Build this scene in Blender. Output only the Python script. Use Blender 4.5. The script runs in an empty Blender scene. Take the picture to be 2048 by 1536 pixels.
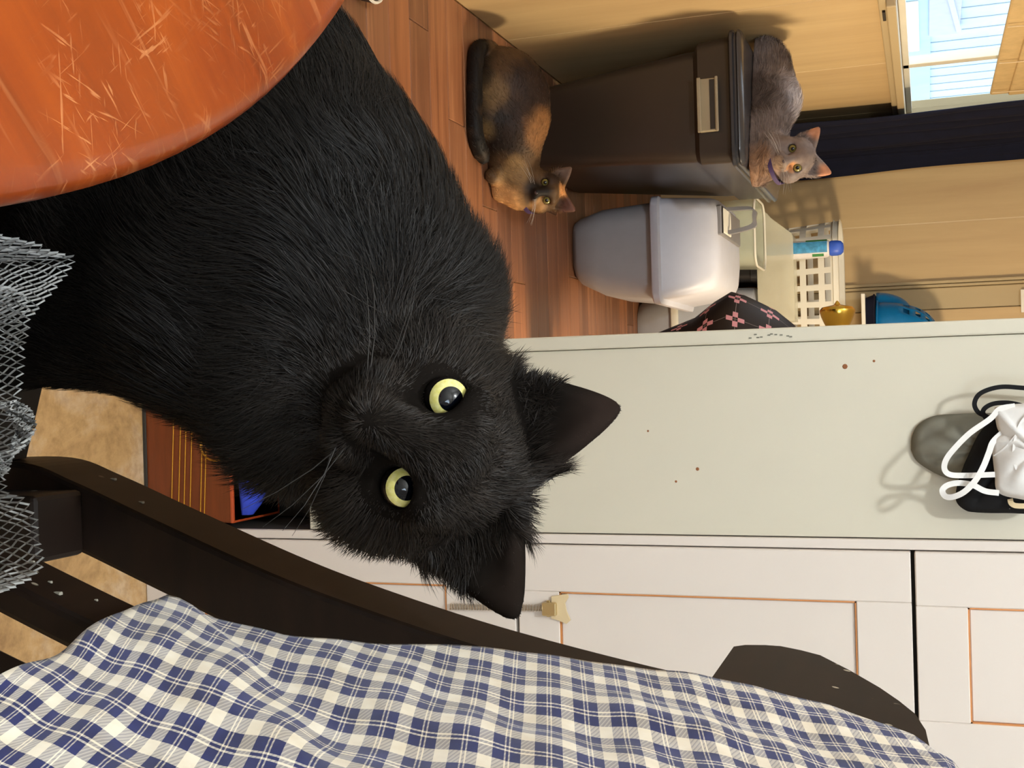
import bpy, bmesh, math, random
import numpy as np
from mathutils import Vector, Matrix

random.seed(7)
rng = np.random.default_rng(7)
scene = bpy.context.scene
COL = scene.collection

# ------------------------------------------------------------------ camera
FPX, HOR, HC = 2400.0, 830.0, 0.95            # focal length in px (2048 wide frame), horizon offset, camera height
PITCH = math.atan(HOR / FPX)
ROLL = math.atan(190 / 6940)
SP, CP, SR, CR = math.sin(PITCH), math.cos(PITCH), math.sin(ROLL), math.cos(ROLL)
cam_d = bpy.data.cameras.new('camera')
cam_d.sensor_fit = 'HORIZONTAL'
cam_d.sensor_width = 36.0
cam_d.lens = 36.0 * FPX / 2048.0
cam_d.clip_start = 0.02
cam = bpy.data.objects.new('camera', cam_d)
COL.objects.link(cam)
ax = Vector((SR, CR * SP, CR * CP))
ay = -Vector((CR, -SR * SP, -SR * CP))
az = Vector((0, -CP, SP))
cam.matrix_world = Matrix(((ax.x, ay.x, az.x, 0), (ax.y, ay.y, az.y, 0), (ax.z, ay.z, az.z, HC), (0, 0, 0, 1)))
scene.camera = cam

# ------------------------------------------------------------------ world and lamps
w = bpy.data.worlds.new('sky')
scene.world = w
w.use_nodes = True
bg = w.node_tree.nodes['Background']
bg.inputs[0].default_value = (0.74, 0.87, 1.0, 1)
bg.inputs[1].default_value = 3.4


def lamp(name, typ, loc, energy, color, size):
    d = bpy.data.lights.new(name, typ)
    d.energy = energy
    d.color = color
    if typ == 'AREA':
        d.shape = 'DISK'
        d.size = size
    else:
        d.shadow_soft_size = size
    o = bpy.data.objects.new(name, d)
    o.location = loc
    COL.objects.link(o)
    return o


lamp('assumed_ceiling_light', 'POINT', (-0.35, -0.15, 2.48), 87, (0.93, 1.0, 1.06), 0.055)  # unseen lamp overhead, assumed from the way the masks' shadows fall
lamp('assumed_side_lamp', 'POINT', (0.50, 2.90, 0.90), 66, (1.0, 0.81, 0.55), 0.09)  # unseen warm lamp behind the cupboard, assumed from the tote's shadow on the wall
fw = lamp('assumed_cool_front_light', 'AREA', (0.55, -0.94, 1.55), 13, (0.62, 0.80, 1.0), 0.7)  # added cool area light, no window there; source assumed from the lid highlight
fw.rotation_euler = (math.radians(86), 0, math.radians(12))
sun = bpy.data.lights.new('sun', 'SUN')
sun.energy = 0.9
sun.angle = 0.03
sun.color = (1, 0.97, 0.92)
so = bpy.data.objects.new('sun', sun)
so.rotation_euler = (math.radians(35), math.radians(50), 0)
COL.objects.link(so)
scene.view_settings.view_transform = 'Standard'
scene.view_settings.look = 'None'
scene.view_settings.exposure = 0.0
scene.view_settings.gamma = 1.0
scene.view_settings.use_curve_mapping = False


# ------------------------------------------------------------------ measuring helpers
def ray(x, y):
    a, b = x - 1024, y - 768
    up, rt = CR * a - SR * b, SR * a + CR * b
    return np.array([rt / FPX, CP + up / FPX * SP, -SP + up / FPX * CP])


C0 = np.array([0, 0, HC])


def pd(x, y, d):
    return C0 + ray(x, y) * d


def pY(x, y, Y):
    r = ray(x, y)
    return C0 + r * (Y / r[1])


def pX(x, y, X):
    r = ray(x, y)
    return C0 + r * (X / r[0])


def pZ(x, y, Z):
    r = ray(x, y)
    return C0 + r * ((Z - HC) / r[2])


# ------------------------------------------------------------------ materials
def lin(c):
    return tuple(((v / 255 / 12.92) if v / 255 <= 0.04045 else ((v / 255 + 0.055) / 1.055) ** 2.4) for v in c[:3]) + (1,)


class NT:
    def __init__(self, name):
        self.m = bpy.data.materials.new(name)
        self.m.use_nodes = True
        self.t = self.m.node_tree
        self.b = self.t.nodes['Principled BSDF']

    def n(self, typ, **kw):
        nd = self.t.nodes.new(typ)
        for k, v in kw.items():
            if k.startswith('i_'):
                key = k[2:]
                key = int(key) if key.isdigit() else key.replace('_', ' ')
                nd.inputs[key].default_value = v
            else:
                setattr(nd, k, v)
        return nd

    def l(self, a, b):
        self.t.links.new(a, b)

    def set(self, **kw):
        for k, v in kw.items():
            self.b.inputs[k.replace('_', ' ')].default_value = v
        return self

    def ramp(self, src, stops, interp='LINEAR'):
        r = self.n('ShaderNodeValToRGB')
        r.color_ramp.interpolation = interp
        el = r.color_ramp.elements
        while len(el) < len(stops):
            el.new(0.5)
        for e, (p, c) in zip(el, stops):
            e.position = p
            e.color = c
        self.l(src, r.inputs[0])
        return r.outputs[0]

    def mix(self, fac, a, b, mode='MIX'):
        m = self.n('ShaderNodeMix', data_type='RGBA', blend_type=mode)
        for sock, v in ((m.inputs[0], fac), (m.inputs[6], a), (m.inputs[7], b)):
            if hasattr(v, 'default_value') or hasattr(v, 'is_linked'):
                self.l(v, sock)
            else:
                sock.default_value = v
        return m.outputs[2]

    def coords(self, kind='Object', scale=(1, 1, 1), rot=(0, 0, 0)):
        tc = self.n('ShaderNodeTexCoord')
        mp = self.n('ShaderNodeMapping')
        mp.inputs['Scale'].default_value = scale
        mp.inputs['Rotation'].default_value = rot
        self.l(tc.outputs[kind], mp.inputs[0])
        return mp.outputs[0]

    def noise(self, vec, scale, detail=4, rough=0.6, dist=0):
        nd = self.n('ShaderNodeTexNoise')
        nd.inputs['Scale'].default_value = scale
        nd.inputs['Detail'].default_value = detail
        nd.inputs['Roughness'].default_value = rough
        nd.inputs['Distortion'].default_value = dist
        self.l(vec, nd.inputs['Vector'])
        return nd.outputs['Fac']

    def bump(self, h, strength=0.2, dist=0.002):
        b = self.n('ShaderNodeBump')
        b.inputs['Strength'].default_value = strength
        b.inputs['Distance'].default_value = dist
        self.l(h, b.inputs['Height'])
        self.l(b.outputs[0], self.b.inputs['Normal'])


MATS = {}


def plain(name, c, rough=0.5, var=0.08, scale=12, spec=0.5, bump=0.0, metal=0.0, sxyz=(1, 1, 1)):
    """colour with a soft procedural variation"""
    if name in MATS:
        return MATS[name]
    t = NT(name)
    v = t.coords('Object', sxyz)
    f = t.noise(v, scale)
    c = lin(c)
    lo = tuple(x * (1 - var) for x in c[:3]) + (1,)
    hi = tuple(min(1, x * (1 + var)) for x in c[:3]) + (1,)
    t.l(t.ramp(f, [(0.3, lo), (0.7, hi)]), t.b.inputs['Base Color'])
    t.set(Roughness=rough, Metallic=metal)
    t.b.inputs['Specular IOR Level'].default_value = spec
    if bump:
        t.bump(f, bump)
    MATS[name] = t.m
    return t.m


def frosted(name, c, alpha, rough=0.35):
    """thin translucent plastic"""
    t = NT(name)
    v = t.coords('Object')
    f = t.noise(v, 14)
    c = lin(c)
    t.l(t.ramp(f, [(0.3, tuple(x * 0.93 for x in c[:3]) + (1,)), (0.7, c)]), t.b.inputs['Base Color'])
    t.set(Roughness=rough)
    tr = t.n('ShaderNodeBsdfTransparent')
    mx = t.n('ShaderNodeMixShader')
    mx.inputs[0].default_value = alpha
    out = t.t.nodes['Material Output']
    t.l(tr.outputs[0], mx.inputs[1])
    t.l(t.b.outputs[0], mx.inputs[2])
    t.l(mx.outputs[0], out.inputs[0])
    return t.m


def mat_table():
    t = NT('chestnut_lacquer')

    def turned(deg, scale):
        mp = t.n('ShaderNodeMapping')
        mp.inputs['Scale'].default_value = scale
        t.l(t.coords('Object', (1, 1, 1), (0, 0, math.radians(-deg))), mp.inputs[0])
        return mp.outputs[0]

    def streak(deg, sx, sy, lo, hi, seed=0.0):
        mp = t.n('ShaderNodeMapping')
        mp.inputs['Location'].default_value = (seed, seed, 0)
        t.l(turned(deg, (sx, sy, 4)), mp.inputs[0])
        return t.ramp(t.noise(mp.outputs[0], 1.0, 2, 0.5, 1.2), [(lo, (0, 0, 0, 1)), (hi, (1, 1, 1, 1))])
    v = turned(45, (1, 1, 1))
    vs = turned(45, (2.2, 26, 4))
    g = t.noise(vs, 1.6, 6, 0.65, 0.6)
    base = t.ramp(g, [(0.25, lin((94, 29, 5))), (0.5, lin((126, 46, 7))), (0.78, lin((148, 62, 11)))])
    blot = t.noise(v, 5.5, 3, 0.5, 0.4)
    base = t.mix(t.ramp(blot, [(0.42, (0, 0, 0, 1)), (0.66, (0.55, 0.55, 0.55, 1))]), base, lin((172, 84, 24)))
    # claw scratches: short fine streaks in a few directions, thickest where paws land
    sep = t.n('ShaderNodeSeparateXYZ')
    t.l(t.coords('Object'), sep.inputs[0])
    rim = t.n('ShaderNodeMapRange', i_1=0.30, i_2=0.10)
    t.l(sep.outputs[1], rim.inputs[0])
    gate = t.ramp(t.noise(v, 14, 4, 0.7), [(0.44, (0, 0, 0, 1)), (0.58, (1, 1, 1, 1))])
    s1 = None
    for deg, sd in ((45, 0), (78, 5), (5, 9), (130, 14)):
        k = streak(deg, 36, 400, 0.63, 0.69, sd)
        s1 = k if s1 is None else t.mix(1.0, s1, k, 'LIGHTEN')
    s1 = t.mix(1.0, s1, gate, 'MULTIPLY')
    s1 = t.mix(1.0, s1, rim.outputs[0], 'MULTIPLY')
    fl = streak(45, 9, 110, 0.64, 0.74, 3)
    s1 = t.mix(0.4, s1, fl, 'ADD')
    s1 = t.mix(1.0, s1, (0.75, 0.75, 0.75, 1), 'MULTIPLY')
    col = t.mix(s1, base, lin((196, 128, 78)))
    t.l(col, t.b.inputs['Base Color'])
    t.set(Roughness=0.33)
    t.b.inputs['Specular IOR Level'].default_value = 0.35
    t.b.inputs['Coat Weight'].default_value = 0.25
    t.b.inputs['Coat Roughness'].default_value = 0.12
    t.bump(g, 0.08, 0.001)
    return t.m


def mat_plank():
    t = NT('brown_wood_planks')
    oi = t.n('ShaderNodeObjectInfo')
    tc = t.n('ShaderNodeTexCoord')
    add = t.n('ShaderNodeVectorMath', operation='ADD')
    t.l(tc.outputs['Object'], add.inputs[0])
    sc = t.n('ShaderNodeVectorMath', operation='SCALE')
    cx = t.n('ShaderNodeCombineXYZ')
    for i in range(3):
        t.l(oi.outputs['Random'], cx.inputs[i])
    t.l(cx.outputs[0], sc.inputs[0])
    sc.inputs['Scale'].default_value = 37
    t.l(sc.outputs[0], add.inputs[1])
    mp = t.n('ShaderNodeMapping')
    mp.inputs['Scale'].default_value = (1.1, 22, 1)
    t.l(add.outputs[0], mp.inputs[0])
    g = t.noise(mp.outputs[0], 1.6, 6, 0.65, 0.7)
    c1 = t.ramp(g, [(0.25, lin((108, 70, 48))), (0.55, lin((144, 97, 68))), (0.8, lin((174, 126, 92)))])
    tint = t.ramp(oi.outputs['Random'], [(0.0, (0.72, 0.70, 0.70, 1)), (0.6, (1, 1, 1, 1)), (1.0, (1.25, 1.12, 0.95, 1))])
    t.l(t.mix(1.0, c1, tint, 'MULTIPLY'), t.b.inputs['Base Color'])
    t.set(Roughness=0.38)
    t.bump(g, 0.1, 0.001)
    return t.m


def mat_vinyl():
    t = NT('tan_mottled_vinyl')
    v = t.coords('Object')
    a = t.noise(v, 9, 6, 0.7, 0.5)
    b = t.noise(v, 45, 4, 0.7)
    c = t.ramp(a, [(0.3, lin((150, 112, 70))), (0.5, lin((190, 150, 98))), (0.7, lin((206, 178, 146)))])
    d = t.ramp(b, [(0.35, (0.72, 0.68, 0.62, 1)), (0.55, (1, 1, 1, 1))])
    t.l(t.mix(0.8, c, d, 'MULTIPLY'), t.b.inputs['Base Color'])
    t.set(Roughness=0.5)
    return t.m


def mat_cloth():
    t = NT('blue_and_cream_plaid')
    tc = t.n('ShaderNodeTexCoord')
    sep = t.n('ShaderNodeSeparateXYZ')
    t.l(tc.outputs['UV'], sep.inputs[0])

    def stripe(sock):
        fr = t.n('ShaderNodeMath', operation='FRACT')
        t.l(sock, fr.inputs[0])
        # one repeat: cream bar, navy bar, pair of white threads in navy, navy bar
        W, B = (1, 1, 1, 1), (0, 0, 0, 1)
        return t.ramp(fr.outputs[0], [(0.0, W), (0.335, B), (0.61, W), (0.65, B), (0.71, W), (0.75, B)], 'CONSTANT')
    a, b = stripe(sep.outputs[0]), stripe(sep.outputs[1])
    # woven: half of each thread system shows; twill hatch where they differ
    hx = t.n('ShaderNodeMath', operation='MULTIPLY', i_1=9.0)
    t.l(sep.outputs[0], hx.inputs[0])
    hy = t.n('ShaderNodeMath', operation='MULTIPLY', i_1=9.0)
    t.l(sep.outputs[1], hy.inputs[0])
    hs = t.n('ShaderNodeMath', operation='ADD')
    t.l(hx.outputs[0], hs.inputs[0])
    t.l(hy.outputs[0], hs.inputs[1])
    hf = t.n('ShaderNodeMath', operation='FRACT')
    t.l(hs.outputs[0], hf.inputs[0])
    hatch = t.ramp(hf.outputs[0], [(0.0, (0.30, 0.30, 0.30, 1)), (0.5, (0.62, 0.62, 0.62, 1))], 'LINEAR')
    m = t.mix(hatch, a, b)
    mul = t.mix(1.0, a, b, 'MULTIPLY')
    nz = t.noise(t.coords('Object'), 60, 3)
    light = t.ramp(nz, [(0.35, lin((226, 214, 190))), (0.7, lin((240, 232, 214)))])
    navy = t.ramp(nz, [(0.3, lin((20, 26, 72))), (0.7, lin((34, 42, 98)))])
    t.l(t.mix(m, navy, light), t.b.inputs['Base Color'])
    t.set(Roughness=0.9)
    t.b.inputs['Specular IOR Level'].default_value = 0.15
    t.b.inputs['Sheen Weight'].default_value = 0.2
    wv = t.noise(t.coords('UV', (40, 40, 1)), 2.0, 2)
    t.bump(wv, 0.25, 0.0006)
    return t.m


def mat_bag():
    t = NT('black_cloth_with_pink_checks')
    tc = t.n('ShaderNodeTexCoord')
    sep = t.n('ShaderNodeSeparateXYZ')
    t.l(tc.outputs['UV'], sep.inputs[0])

    def band(sock, lo, hi):
        fr = t.n('ShaderNodeMath', operation='FRACT')
        t.l(sock, fr.inputs[0])
        return t.ramp(fr.outputs[0], [(0.0, (0, 0, 0, 1)), (lo, (1, 1, 1, 1)), (hi, (0, 0, 0, 1))], 'CONSTANT')
    wu, wv = band(sep.outputs[0], 0.42, 0.58), band(sep.outputs[1], 0.42, 0.58)
    gu, gv = band(sep.outputs[0], 0.22, 0.78), band(sep.outputs[1], 0.22, 0.78)
    armu = t.mix(1.0, wu, gv, 'MULTIPLY')
    armv = t.mix(1.0, wv, gu, 'MULTIPLY')
    pink = t.mix(1.0, armu, armv, 'DIFFERENCE')
    tu, tv = band(sep.outputs[0], 0.49, 0.51), band(sep.outputs[1], 0.49, 0.51)
    thin = t.mix(1.0, tu, tv, 'LIGHTEN')
    base = t.mix(t.mix(1.0, thin, (0.35, 0.35, 0.35, 1), 'MULTIPLY'), lin((22, 16, 18)), lin((200, 190, 190)))
    t.l(t.mix(pink, base, lin((224, 160, 172))), t.b.inputs['Base Color'])
    t.set(Roughness=0.55)
    return t.m


def mat_vcol(name, rough=0.6, spec=0.3, sheen=0.0):
    t = NT(name)
    a = t.n('ShaderNodeAttribute', attribute_name='Col')
    nz = t.noise(t.coords('Object'), 90, 2)
    t.l(t.mix(1.0, a.outputs['Color'], t.ramp(nz, [(0.3, (0.85, 0.85, 0.85, 1)), (0.7, (1.1, 1.1, 1.1, 1))]), 'MULTIPLY'), t.b.inputs['Base Color'])
    t.set(Roughness=rough)
    t.b.inputs['Specular IOR Level'].default_value = spec
    return t.m


def mat_chair():
    t = NT('dark_espresso_paint')
    v = t.coords('Object')
    vo = t.n('ShaderNodeTexVoronoi')
    vo.inputs['Scale'].default_value = 60
    t.l(t.coords('Object', (0.6, 1.4, 1.0)), vo.inputs['Vector'])
    chip = t.ramp(vo.outputs['Distance'], [(0.10, (1, 1, 1, 1)), (0.13, (0, 0, 0, 1))])
    gate = t.ramp(t.noise(v, 16, 2), [(0.53, (0, 0, 0, 1)), (0.56, (1, 1, 1, 1))])
    chip = t.mix(1.0, chip, gate, 'MULTIPLY')
    nz = t.noise(t.coords('Object', (3, 3, 12)), 6)
    base = t.ramp(nz, [(0.3, lin((17, 10, 6))), (0.7, lin((29, 18, 11)))])
    t.l(t.mix(chip, base, lin((170, 160, 140))), t.b.inputs['Base Color'])
    t.set(Roughness=0.55)
    t.b.inputs['Specular IOR Level'].default_value = 0.2
    return t.m


def mat_paint(name, c, rough=0.55):
    t = NT(name)
    v = t.coords('Object')
    f = t.noise(v, 3.5, 5, 0.6)
    g = t.noise(v, 140, 3, 0.5)
    c = lin(c)
    t.l(t.ramp(f, [(0.3, tuple(x * 0.95 for x in c[:3]) + (1,)), (0.7, c)]), t.b.inputs['Base Color'])
    t.set(Roughness=rough)
    t.b.inputs['Specular IOR Level'].default_value = 0.3
    t.bump(g, 0.06, 0.0006)
    return t.m


def mat_wall():
    t = NT('tan_wall_panelling')
    v = t.coords('Object', (6, 6, 0.5))
    g = t.noise(v, 2.2, 5, 0.6, 0.3)
    t.l(t.ramp(g, [(0.3, lin((190, 160, 116))), (0.7, lin((206, 178, 130)))]), t.b.inputs['Base Color'])
    t.set(Roughness=0.5)
    t.b.inputs['Specular IOR Level'].default_value = 0.35
    return t.m


def mat_glass():
    t = NT('window_glass')
    tr = t.n('ShaderNodeBsdfTransparent')
    gl = t.n('ShaderNodeBsdfGlossy')
    gl.inputs['Roughness'].default_value = 0.03
    mx = t.n('ShaderNodeMixShader')
    mx.inputs[0].default_value = 0.06
    t.l(tr.outputs[0], mx.inputs[1])
    t.l(gl.outputs[0], mx.inputs[2])
    t.l(mx.outputs[0], t.t.nodes['Material Output'].inputs[0])
    return t.m


M_TABLE, M_PLANK, M_VINYL, M_CLOTH, M_BAG = mat_table(), mat_plank(), mat_vinyl(), mat_cloth(), mat_bag()
M_CHAIR, M_WALL, M_GLASS = mat_chair(), mat_wall(), mat_glass()
M_PANEL = mat_paint('cream_paint', (206, 198, 178))
M_CAB = mat_paint('pinkish_white_paint', (220, 208, 196))
M_TRIM = mat_paint('beige_trim_paint', (186, 166, 128))
M_WHITEP = plain('white_plastic', (228, 224, 210), 0.4, 0.03)
M_PALE = mat_paint('pale_wall_paint', (208, 206, 200))
M_CEIL = mat_paint('ceiling_white', (214, 212, 206))
M_TOTE = plain('dark_brown_plastic', (50, 43, 37), 0.38, 0.1, 6)
M_LIDP = plain('dark_grey_lid_plastic', (52, 53, 58), 0.22, 0.06, 6)
M_LBASE = plain('grey_tub_plastic', (168, 170, 176), 0.5, 0.05)
M_LHOOD = plain('pale_grey_hood_plastic', (200, 203, 216), 0.42, 0.04)
M_LHAND = plain('mid_grey_handle_plastic', (128, 126, 128), 0.45, 0.05)
M_BLACK = plain('black_plastic', (18, 17, 18), 0.45, 0.1)
M_BRASS = plain('brass', (212, 168, 70), 0.18, 0.05, metal=1.0)
M_NAVY = plain('navy_curtain_cloth', (17, 19, 36), 0.85, 0.15, 25, 0.2)
M_BLUE = plain('blue_plastic', (10, 112, 170), 0.4, 0.08)
M_BLUECAP = plain('bright_blue_cap', (58, 98, 206), 0.4, 0.05)
M_MESH = plain('grey_grip_mesh', (160, 160, 157), 0.7, 0.1, 60)
M_WHITEF = plain('white_mask_fabric', (226, 222, 216), 0.85, 0.05, 60, 0.2, 0.2)
M_BLACKF = plain('black_mask_fabric', (14, 13, 14), 0.8, 0.12, 60, 0.25)
M_GREYF = plain('grey_olive_mask_fabric', (122, 119, 106), 0.8, 0.12, 20, 0.2)
M_ORANGE = plain('bare_wood_edge', (196, 128, 70), 0.6, 0.1)
M_DARKGAP = plain('dark_gap', (48, 42, 34), 0.8, 0.1)
M_MAHOG = plain('reddish_brown_wood', (112, 52, 20), 0.35, 0.2, 5, 0.5, 0, 0, (2, 20, 20))
M_GOLD = plain('gold_inlay', (196, 140, 40), 0.35, 0.1, metal=0.6)
M_BLUEF = plain('blue_plush_cloth', (58, 76, 186), 0.9, 0.15, 60, 0.1)
M_BLIND = plain('tan_blind_cloth', (196, 168, 118), 0.8, 0.1, 30)
M_RUST = plain('rust_stain', (138, 84, 46), 0.8, 0.2, 80)
M_CREAMCH = plain('cream_wood_chip', (214, 190, 148), 0.7, 0.08)
M_PALEBRASS = plain('pale_brass', (206, 186, 140), 0.3, 0.08, metal=0.85)
M_STEEL = plain('steel_wire', (190, 180, 165), 0.3, 0.05, metal=0.9)
M_FROST = frosted('frosted_clear_plastic', (226, 222, 198), 0.42)
M_CLEAR = frosted('pale_green_clear_plastic', (206, 210, 188), 0.40)
M_SIDING = plain('white_metal_siding', (158, 176, 190), 0.6, 0.04)
M_SIDING3 = plain('pale_blue_render', (142, 170, 186), 0.7, 0.05, 3)
M_SIDING2 = plain('lavender_grey_siding', (150, 154, 182), 0.6, 0.05)
M_LABELB = plain('blue_label', (70, 150, 196), 0.5, 0.3, 60)
M_LABELG = plain('green_label', (52, 128, 62), 0.5, 0.2, 60)
M_LABELW = plain('white_label', (222, 218, 214), 0.5, 0.05, 60)
M_PURPLE = plain('purple_collar', (62, 46, 88), 0.6, 0.1)


# ------------------------------------------------------------------ mesh helpers
def np_mesh(name, V, F, smooth=False):
    V = np.asarray(V, np.float32)
    F = np.asarray(F, np.int32)
    me = bpy.data.meshes.new(name)
    n, k = F.shape
    me.vertices.add(len(V))
    me.vertices.foreach_set('co', V.ravel())
    me.loops.add(n * k)
    me.loops.foreach_set('vertex_index', F.ravel())
    me.polygons.add(n)
    me.polygons.foreach_set('loop_start', np.arange(0, n * k, k, dtype=np.int32))
    me.polygons.foreach_set('loop_total', np.full(n, k, np.int32))
    me.polygons.foreach_set('use_smooth', np.full(n, smooth))
    me.update()
    me.validate()
    return me


def link(name, me, mat, parent=None, smooth=None):
    o = bpy.data.objects.new(name, me)
    COL.objects.link(o)
    if mat is not None:
        me.materials.clear()
        me.materials.append(mat)
    if smooth is not None:
        me.polygons.foreach_set('use_smooth', [smooth] * len(me.polygons))
    if parent is not None:
        o.parent = parent
        o.matrix_parent_inverse = parent.matrix_basis.inverted()
    return o


def tag(o, label=None, cat=None, group=None, kind=None):
    if label:
        o['label'] = label
    if cat:
        o['category'] = cat
    if group:
        o['group'] = group
    if kind:
        o['kind'] = kind
    return o


def empty(name, loc, label=None, cat=None, group=None, kind=None):
    o = bpy.data.objects.new(name, None)
    o.empty_display_size = 0.02
    o.location = Vector([float(v) for v in loc])
    COL.objects.link(o)
    return tag(o, label, cat, group, kind)


class MB:
    """collects pieces in one bmesh"""

    def __init__(self):
        self.bm = bmesh.new()

    def box(self, lo, hi, bev=0.0, seg=2, rot=None):
        c = [(a + b) / 2 for a, b in zip(lo, hi)]
        s = [max(1e-5, abs(b - a)) for a, b in zip(lo, hi)]
        tmp = bmesh.new()
        bmesh.ops.create_cube(tmp, size=1)
        bmesh.ops.scale(tmp, vec=s, verts=tmp.verts)
        if bev:
            bmesh.ops.bevel(tmp, geom=tmp.edges[:], offset=min(bev, min(s) * 0.45), segments=seg, profile=0.5, affect='EDGES')
        if rot is not None:
            bmesh.ops.rotate(tmp, cent=(0, 0, 0), matrix=rot, verts=tmp.verts)
        bmesh.ops.translate(tmp, vec=c, verts=tmp.verts)
        self.take(tmp)
        return self

    def take(self, tmp):
        me = bpy.data.meshes.new('t')
        tmp.to_mesh(me)
        tmp.free()
        self.bm.from_mesh(me)
        bpy.data.meshes.remove(me)

    def loft(self, rings, cap0=True, cap1=True):
        vs = [[self.bm.verts.new(tuple(p)) for p in r] for r in rings]
        n = len(vs[0])
        for a, b in zip(vs, vs[1:]):
            for i in range(n):
                self.bm.faces.new((a[i], a[(i + 1) % n], b[(i + 1) % n], b[i]))
        if cap0:
            self.bm.faces.new(vs[0][::-1])
        if cap1:
            self.bm.faces.new(vs[-1])
        return self

    def lathe(self, prof, c, n=32, axis='Z'):
        rings = []
        for r, h in prof:
            ring = []
            for i in range(n):
                a = 2 * math.pi * i / n
                if axis == 'Z':
                    p = (c[0] + r * math.cos(a), c[1] + r * math.sin(a), c[2] + h)
                elif axis == 'X':
                    p = (c[0] + h, c[1] + r * math.cos(a), c[2] + r * math.sin(a))
                else:
                    p = (c[0] + r * math.sin(a), c[1] + h, c[2] + r * math.cos(a))
                ring.append(p)
            rings.append(ring)
        return self.loft(rings)

    def tube(self, pts, r, n=8, cap=True):
        pts = [Vector([float(v) for v in p]) for p in pts]
        rr = r if hasattr(r, '__len__') else [r] * len(pts)
        rings = []
        up = Vector((0.13, 0.37, 0.92)).normalized()
        for i, p in enumerate(pts):
            t = (pts[min(i + 1, len(pts) - 1)] - pts[max(i - 1, 0)]).normalized()
            a = t.cross(up)
            if a.length < 1e-3:
                a = t.cross(Vector((1, 0, 0)))
            a.normalize()
            b = t.cross(a)
            rings.append([p + (a * math.cos(2 * math.pi * k / n) + b * math.sin(2 * math.pi * k / n)) * rr[i] for k in range(n)])
        return self.loft(rings, cap, cap)

    def bar(self, pts, wvec, tvec):
        """rectangular section swept along pts; wvec, tvec full-size offsets"""
        rings = []
        for p in pts:
            p = Vector([float(v) for v in p])
            w2, t2 = Vector(wvec) / 2, Vector(tvec) / 2
            rings.append([p - w2 - t2, p + w2 - t2, p + w2 + t2, p - w2 + t2])
        return self.loft(rings)

    def build(self, name, mat, parent=None, smooth=False, bev=0.0, subd=0):
        bmesh.ops.recalc_face_normals(self.bm, faces=self.bm.faces)
        if bev:
            sharp = [e for e in self.bm.edges if len(e.link_faces) == 2 and e.calc_face_angle(0) > 0.6]
            bmesh.ops.bevel(self.bm, geom=sharp, offset=bev, segments=2, profile=0.5, affect='EDGES', clamp_overlap=True)
        me = bpy.data.meshes.new(name)
        self.bm.to_mesh(me)
        self.bm.free()
        o = link(name, me, mat, parent, smooth)
        if smooth:
            try:
                me.set_sharp_from_angle(angle=math.radians(38))
            except Exception:
                pass
        if subd:
            md = o.modifiers.new('subd', 'SUBSURF')
            md.levels = md.render_levels = subd
        return o


def rrect(x0, x1, y0, y1, r, z, n=6):
    pts = []
    r = min(r, (x1 - x0) / 2.001, (y1 - y0) / 2.001)
    for cx, cy, a0 in ((x1 - r, y1 - r, 0), (x0 + r, y1 - r, 90), (x0 + r, y0 + r, 180), (x1 - r, y0 + r, 270)):
        for i in range(n + 1):
            a = math.radians(a0 + 90 * i / n)
            pts.append((cx + r * math.cos(a), cy + r * math.sin(a), z))
    return pts


def smooth_path(pts, n=12):
    """Catmull-Rom through points"""
    P = [np.asarray(p, float) for p in pts]
    P = [2 * P[0] - P[1]] + P + [2 * P[-1] - P[-2]]
    out = []
    for i in range(1, len(P) - 2):
        for k in range(n):
            t = k / n
            a, b, c, d = P[i - 1], P[i], P[i + 1], P[i + 2]
            out.append(0.5 * (2 * b + (c - a) * t + (2 * a - 5 * b + 4 * c - d) * t * t + (3 * b - a - 3 * c + d) * t ** 3))
    out.append(P[-2])
    return out


# ------------------------------------------------------------------ structure: floor, walls, ceiling, window
XL, YB, XR, YF, ZC = -0.84, 4.55, 1.60, -1.0, 2.70
fl = MB().box((XL - 0.42, YF, -0.08), (XR, YB + 0.1, -0.004)).build('floor', M_VINYL)
tag(fl, 'tan mottled vinyl floor with brown wood planks towards the back', kind='structure')
Y, row = 1.50, 0
PW = 0.098
plank_me = {}
while Y < YB:
    x = XL - (row * 0.37 % 0.9)
    while x < XR:
        x0, x1 = max(x, XL), min(x + 0.9, XR)
        y1 = min(Y + PW, YB)
        if x1 - x0 > 0.02:
            MB().box((x0 + 0.0008, Y + 0.0008, -0.02), (x1 - 0.0008, y1 - 0.0008, 0.0), 0.0015, 1).build('plank', M_PLANK, fl)
        x += 0.9
    Y += PW
    row += 1
# front floor sheet comes up level with the planks
MB().box((XL - 0.32, YF, -0.0035), (XR, 1.50, 0.0)).build('vinyl_sheet', M_VINYL, fl)

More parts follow.
